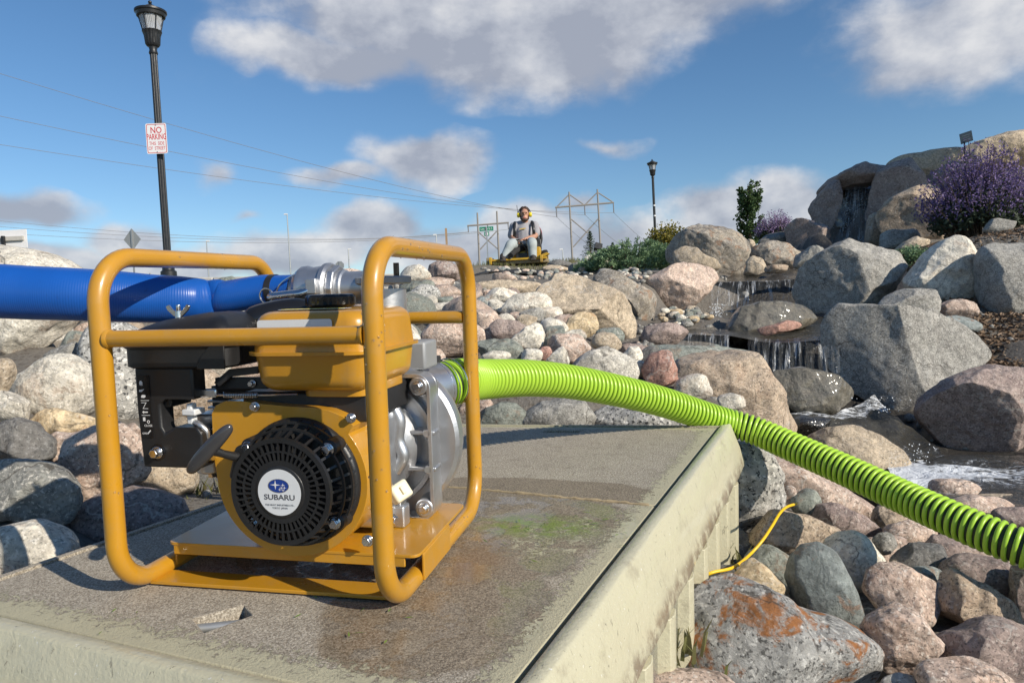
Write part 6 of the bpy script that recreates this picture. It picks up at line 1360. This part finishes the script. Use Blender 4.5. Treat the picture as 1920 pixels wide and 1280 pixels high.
# dry grass fringe by the mower and at the deck foot
def grass(P, h, mat, label, g):
    V, F_ = [], []
    for p in P:
        a = g.uniform(0, 6.28); l = h * g.uniform(.5, 1.2); w = .0035 * (1 + 2 * h); b0 = np.array(p); t_ = b0 + np.array([math.cos(a) * l * .5, math.sin(a) * l * .5, l]); m_ = b0 + np.array([math.cos(a) * l * .15, math.sin(a) * l * .15, l * .6]); s = np.array([-math.sin(a) * w, math.cos(a) * w, 0]); k = len(V)
        V += [b0 - s, b0 + s, m_ + s * .7, m_ - s * .7, t_]; F_ += [(k, k + 1, k + 2, k + 3), (k + 3, k + 2, k + 4)]
    tag(meshobj('dry_grass', V, F_, mat, None, smooth=False), label, 'grass', kind='stuff')
x = g.uniform(-.8, 1.2, 1400); y = g.uniform(10.6, 12.6, 1400); grass(np.stack([x, y, ground_z(x, y)], 1), .07, 'grass_dry', 'dry grass fringe on the crest around the mower', g)
q = []
for px, py, d in ((1350, 1085, 1.55), (1330, 1130, 1.45), (1265, 1190, 1.25), (1262, 1240, 1.2), (1380, 1050, 1.7), (1300, 1140, 1.4), (390, 935, 1.75), (380, 915, 1.85)):
    c0 = at(px, py, d); q += [(c0.x + g.normal() * .03, c0.y + g.normal() * .03, c0.z - .03) for _ in range(16)]
grass(q, .06, 'grass_dry', 'thin dry grass blades between stones and deck wall', g)
# black edging fabric below the mower
for rows, lab in (([[(884, 512, 8.6), (930, 506, 9.0), (985, 504, 9.2), (1030, 506, 9.0)], [(886, 517, 7.9), (930, 513, 8.2), (985, 511, 8.4), (1035, 512, 8.3)]], 'strip of black landscape fabric under the gravel below the mower'),):
    rows = [[at(*p) for p in r] for r in rows]; cols = lattice(rows, 8, 5); U, V = len(cols), len(cols[0]); Pp = np.array([[p[:] for p in c] for c in cols]).reshape(-1, 3); Pp[:, 2] += .02 * wob(Pp, 6, 8, g)
    o = meshobj('landscape_fabric', Pp, [(i * V + j, i * V + j + 1, (i + 1) * V + j + 1, (i + 1) * V + j) for i in range(U - 1) for j in range(V - 1)], 'rubber'); s_m = o.modifiers.new('thick', 'SOLIDIFY'); s_m.thickness = .006; tag(o, lab, 'fabric')
# spotlight by the spruce and plaque on the hill
sp_ = at(1121, 478, 11.5); e = empty('spotlight', sp_); tag(e, 'black square spotlight on a stake beside the small spruce', 'spotlight'); ro = Matrix.Rotation(R(18), 3, 'Y') @ Matrix.Rotation(R(-25), 3, 'X')
mb = MB(); mb.box((.01, 0, .13), (.12, .07, .11), ro); hsg = mb.build('lamp_housing', 'black_lamp', e, bevel=.006)
for k in range(4): mb = MB(); mb.box(Vector((.01, 0, .13)) + ro @ Vector((-.045 + k * .03, .04, 0)), (.006, .02, .10), ro); mb.build('cooling_fin', 'black_lamp', hsg)
MB().tube([(0, 0, -.2), (0, 0, .08)], .012, 8).build('stake', 'black_lamp', e); MB().tube([(-.06, 0, .10), (-.05, 0, .07), (.05, 0, .07), (.07, 0, .12)], .006, 6).build('bracket', 'black_lamp', e)
pq = at(1809, 296, 8.8); e = empty('plaque_sign', pq, R(-20)); tag(e, 'small blue-grey plaque on a thin post on the hill crest', 'sign'); H = 48 * 8.8 / F
MB().tube([(0, 0, -.35), (0, 0, H * .62)], .008, 8).build('post', 'black_lamp', e); rq = Matrix.Rotation(R(-14), 3, 'Y') @ Matrix.Rotation(R(25), 3, 'X')
mb = MB(); mb.box((.02, 0, H * .78), (.135, .008, .13), rq); mb.build('plaque_plate', 'plaque', e, bevel=.002)
for k, w_ in enumerate((.09, .07, .08)): mb = MB(); mb.box(Vector((.02, 0, H * .78)) + rq @ Vector((0, -.0045, .03 - .028 * k)), (w_, .0008, .004), rq); mb.build('plaque_line', 'sign_white', e)

# ------------------------------------------------------------------ mower and rider
MO = at(980, 499, 11.6); mw = empty('riding_mower', MO, R(-6)); tag(mw, 'yellow riding mower with a wide front deck on the crest', 'mower'); SC = 11.6 / F
def Q(px, py, y=0): return Vector(((px - 980) * SC, y, (499 - py) * SC))
mb = MB(); mb.b2(Q(921, 498, -.55), Q(1030, 490, .05)); md = mb.build('mower_deck', 'khaki_metal', mw, bevel=.01)
MB().b2(Q(926, 492, -.60), Q(1030, 488.5, -.565)).build('front_rail', 'mower_yellow', md, bevel=.004)
for px in (929, 1020): MB().b2(Q(px - 2.2, 498, -.64), Q(px + 2.2, 485, -.58)).build('rail_post', 'mower_yellow', md, bevel=.004)
MB().prism([(Q(1018, 0).x, .055), (Q(1035, 0).x, .13), (Q(1030, 0).x, .15), (Q(1012, 0).x, .10)], (0, -.5, 0), (1, 0, 0), (0, 0, 1), .12).build('deck_arm', 'mower_yellow', md, bevel=.004)
MB().b2(Q(919, 494, -.45), Q(930, 484, -.25)).build('chute_box', 'khaki_metal', md, bevel=.006)
for px, y, r in ((1023, .10, .125), (950, .15, .12), (926, -.5, .05), (1028, -.5, .05)):
    w = .085 if r > .1 else .035; c0 = Q(px, 499, y); c0.z = r; wh = MB().lathe([(0, r * .82), (w * .15, r * .97), (w * .3, r), (w * .7, r), (w * .85, r * .97), (w, r * .82)], c0 - Vector((w / 2, 0, 0)), (1, 0, 0), 28).build('wheel', 'rubber', mw, angle=30)
    MB().lathe([(0, r * .5), (w * 1.05, r * .5)], c0 - Vector((w * .525, 0, 0)), (1, 0, 0), 20).build('rim', 'mower_yellow', wh)
MB().b2(Q(964, 490, -.30), Q(1006, 474, .25)).build('chassis', 'mower_yellow', mw, bevel=.015)
MB().b2(Q(1000, 484, -.05), Q(1015, 465, .3)).build('engine_cover', 'mower_yellow', mw, bevel=.012); MB().b2(Q(972, 488, -.36), Q(994, 478, -.30)).build('dash_panel', 'dark_metal', mw, bevel=.006)
MB().b2(Q(966, 474, -.15), Q(1008, 466, .30)).build('seat_cushion', 'black_lamp', mw, bevel=.02, seg=3); MB().b2(Q(968, 468, .26), Q(1008, 440, .34)).build('seat_back', 'black_lamp', mw, bevel=.02, seg=3)
for px in (976, 992): MB().tube([Q(px, 486, -.32), Q(px - 1, 470, -.34), Q(983, 458, -.36)], .014, 8).build('control_lever', 'dark_metal', mw)
MB().tube([Q(972, 454, -.37), Q(994, 454, -.37)], .013, 8).build('control_grip', 'rubber', mw)
MB().b2(Q(1012, 492, .2), Q(1020, 470, .3)).build('hood_flap', 'dark_metal', mw, bevel=.005)

pr = empty('person', MO, 0); tag(pr, 'man in grey t-shirt and pale jeans wearing yellow ear muffs, seated on the mower', 'person')
def remesh(mb, name, mat, parent, vox, sm=6):
    o = mb.build(name, mat, parent, smooth=True, angle=180); r_ = o.modifiers.new('remesh', 'REMESH'); r_.mode = 'VOXEL'; r_.voxel_size = vox; r_.use_smooth_shade = True
    s_ = o.modifiers.new('smooth', 'SMOOTH'); s_.iterations = sm; s_.factor = .5; return o
def limb(mb, pts, rs): 
    P = smooth_path(pts, 5); Rr_ = [v.x for v in smooth_path([(r, 0, 0) for r in rs], 5)]; mb.tube(P, Rr_, 14); mb.sphere(P[0], Rr_[0], 12); mb.sphere(P[-1], Rr_[-1], 12)
body = MB(); hc = Q(988, 404, -.02)
body.sphere(hc + Vector((0, 0, .02)), .076, 18, (.90, 1.12, 1.12)); body.sphere(hc + Vector((0, -.025, -.055)), .060, 16, (.95, 1.05, 1.0)); body.sphere(hc + Vector((0, -.105, -.005)), .017, 10, (.8, 1, 1.5)); body.sphere(hc + Vector((0, -.078, .035)), .04, 10, (1.4, .5, .4))
for s in (-1, 1): body.sphere(hc + Vector((s * .078, .01, -.005)), .022, 10, (.5, .8, 1.4))
limb(body, [hc + Vector((0, .01, -.05)), hc + Vector((0, .02, -.12)), Q(987, 424, .03)], [.058, .056, .062])
for pts in ([Q(966, 424, 0), Q(963, 440, -.02), Q(963, 447, -.06), Q(967, 452, -.18), Q(970, 455, -.27)], [Q(1006, 424, 0), Q(1008, 438, -.03), Q(1004, 446, -.10), Q(994, 450, -.23), Q(986, 453, -.335)]): limb(body, pts, [.052, .048, .044, .038, .028])
torso_in = [Q(986, 458, .08), Q(986, 440, .06), Q(986, 424, .03)]; limb(body, torso_in, [.09, .09, .06])
limb(body, [Q(968, 426, .02), Q(1004, 426, .02)], [.035, .035])
def hand(mb, w, d, side):
    d = Vector(d).normalized(); x = d.cross(Vector((0, 0, 1))).normalized(); dn = x.cross(d) * -1
    mb.sphere(w + d * .04, .04, 12, (.9, 1.1, .5))
    for k, (o, l) in enumerate(((-.030, .06), (-.010, .072), (.011, .068), (.030, .052))):
        p = w + d * .075 + x * o; mb.tube([p, p + d * l * .5 + dn * .004, p + d * l * .65 + dn * .03], [.010, .009, .008], 8)
    p = w + d * .025 + x * .036 * side; mb.tube([p, p + x * .022 * side + d * .03, p + x * .02 * side + d * .055 + dn * .01], [.012, .010, .008], 8)
hand(body, Q(970, 455, -.27), (.15, -1, -.25), 1); hand(body, Q(986, 453, -.335), (-.7, -.7, -.1), -1)
bod = remesh(body, 'body', 'skin', pr, .008, 4)
for s in (-1, 1): MB().sphere(hc + Vector((s * .030, -.088, .016)), .010, 10, (1.3, .6, .6)).build('eye', 'hair', bod)
MB().sphere(hc + Vector((0, -.083, -.058)), .02, 10, (1.2, .3, .25)).build('mouth', 'ink_red', bod)
hr = MB(); hr.sphere(hc + Vector((0, .022, .046)), .080, 20, (1.0, 1.10, 1.0)); g = random.Random(4)
for i in range(70):
    a, e_ = g.uniform(0, 6.28), g.uniform(.2, 1.4); hr.sphere(hc + Vector((.077 * math.cos(a) * math.sin(e_), .022 + .082 * math.sin(a) * math.sin(e_), .046 + .080 * math.cos(e_))), g.uniform(.012, .02), 6)
hr.v = [(x, y, z) for x, y, z in hr.v]; remesh(hr, 'hair', 'hair', pr, .008, 2).location = (0, .012, .004)
bd = MB(); bd.sphere(hc + Vector((0, -.055, -.088)), .043, 14, (1.05, .85, .8)); 
for s in (-1, 1): bd.tube([hc + Vector((s * .066, -.01, -.02)), hc + Vector((s * .055, -.04, -.07)), hc + Vector((s * .02, -.075, -.1))], [.014, .018, .02], 8)
remesh(bd, 'beard', 'hair', pr, .007, 3)
sh = MB(); limb(sh, [Q(986, 460, .05), Q(986, 446, .04), Q(986, 432, .03), Q(986, 425, .03)], [.165, .160, .155, .11]); limb(sh, [Q(968, 425, .02), Q(986, 422, .03), Q(1005, 425, .02)], [.072, .08, .072])
limb(sh, [Q(967, 424, 0), Q(964, 434, -.01), Q(962, 441, -.02)], [.070, .068, .066]); limb(sh, [Q(1006, 424, 0), Q(1008, 433, -.01), Q(1008, 440, -.04)], [.070, .068, .066])
sh.v = [(x, y if y > .03 else .03 + (y - .03) * .92, z) for x, y, z in sh.v]; remesh(sh, 'shirt', 'shirt', pr, .012, 5)
MB().box(Q(983, 431, -.128), (.10, .006, .016), Matrix.Rotation(R(-6), 3, 'Y')).build('shirt_print', 'shirt_print', pr)
jn = MB(); limb(jn, [Q(986, 462, .08), Q(986, 456, .06)], [.165, .15]); limb(jn, [Q(978, 461, .0), Q(968, 460, -.22), Q(960, 462, -.42), Q(953, 473, -.46), Q(946, 486, -.50)], [.100, .092, .080, .068, .062]); limb(jn, [Q(994, 461, .0), Q(997, 459, -.22), Q(998, 462, -.42), Q(998, 474, -.44), Q(998, 486, -.46)], [.100, .092, .080, .070, .066]); remesh(jn, 'jeans', 'jeans', pr, .012, 5)
for c0, s in ((Q(944, 488, -.56), -.3), (Q(998, 488.5, -.53), .0)):
    bt = MB(); bt.sphere(c0 + Vector((0, -.05, .0)), .062, 14, (.85, 1.7, .62)); bt.sphere(c0 + Vector((0, .06, .03)), .055, 12, (.9, 1, 1.2)); bt.box(c0 + Vector((0, -.02, -.038)), (.09, .25, .025)); bo = remesh(bt, 'boot', 'boot', pr, .010, 3)
em = MB()
for s in (-1, 1): em.lathe([(0, .030), (.008, .038), (.03, .040), (.042, .034), (.047, .02)], hc + Vector((s * .074, .012, .0)), (s, 0, 0), 20)
ear = em.build('ear_muffs', 'muff_yellow', None); ear.location = MO; tag(ear, 'yellow ear muffs on the head of the mower rider', 'ear muffs')
mbh = MB().tube([hc + Vector((.098 * math.cos(a), .012, .02 + .108 * math.sin(a))) for a in np.linspace(0, math.pi, 17)], .007, 6); mbh.build('head_band', 'black_lamp', ear); MB().tube([hc + Vector((-.105, .012, .02)), hc + Vector((-.115, .012, .16))], .004, 6).build('antenna', 'black_lamp', ear)
# backpack blower worn by the rider
bl_ = empty('leaf_blower', MO); tag(bl_, 'dark backpack leaf blower on the back of the mower rider', 'leaf blower')
MB().b2(Q(966, 452, .19), Q(1014, 420, .40)).build('blower_housing', 'black_lamp', bl_, bevel=.04, seg=4); MB().tube(smooth_path([Q(1009, 421, .2), Q(1016, 432, .22), Q(1018, 448, .24), Q(1014, 462, .24)], 6), .028, 10).build('back_frame', 'dark_metal', bl_); MB().tube(smooth_path([Q(1011, 419, .23), Q(1018.5, 432, .25), Q(1020, 448, .27)], 6), .014, 8).build('red_edge', 'ink_red', bl_)
for s, x0 in ((-1, 970), (1, 1001)): MB().tube(smooth_path([Q(x0, 424, .17), Q(x0, 415.5, .06), Q(x0 + s * 1.5, 421, -.075), Q(x0 + s * 2.0, 434, -.142), Q(x0 + s * 3, 446, -.10)], 6), .024, 8, flat=.45).build('shoulder_strap', 'black_lamp', bl_)
MB().tube(smooth_path([Q(1010, 462, .12), Q(982, 468, -.2), Q(968, 474, -.40), Q(958, 484, -.62)], 6), [.05] * 8 + [.045] * 6 + [.042] * 5, 14).build('blower_tube', 'rubber', bl_); MB().b2(Q(1003, 470, .1), Q(1018, 448, .3)).build('blower_engine', 'dark_metal', bl_, bevel=.02)

# unseen tree added past the right edge to throw shade on the top waterfall
g = np.random.default_rng(21); tx, ty = 6.9, 7.15; e = empty('added_shade_tree', (tx, ty, gz(tx, ty) - .05)); tag(e, 'unseen leafy tree added beyond the right edge to shade the top waterfall', 'tree'); tm = MB(); zb = 4.35 - (gz(tx, ty) - .05); tm.tube([(0, 0, -.2), (.03, .02, zb * .5), (0, 0, zb + .5)], [.12, .09, .02], 10); P = []
for i in range(60):
    d_ = g.normal(size=3); d_ /= np.linalg.norm(d_); tip = d_ * np.array([1.0, 1.0, 1.05]) * g.uniform(.6, 1.0); root = np.array([0, 0, zb * .6 + .3 * g.random()]); tip = tip + np.array([0, 0, zb]); tm.tube([root, (root + tip) / 2, tip], [.03, .018, .005], 5)
    for k in range(6): P += list(root + (tip - root) * g.uniform(.45, 1.05) + g.normal(size=(22, 3)) * .14)
tm.build('trunk', 'bark', e); leaves('crown', P, .085, 'leaf_green', e, g, 1.5)
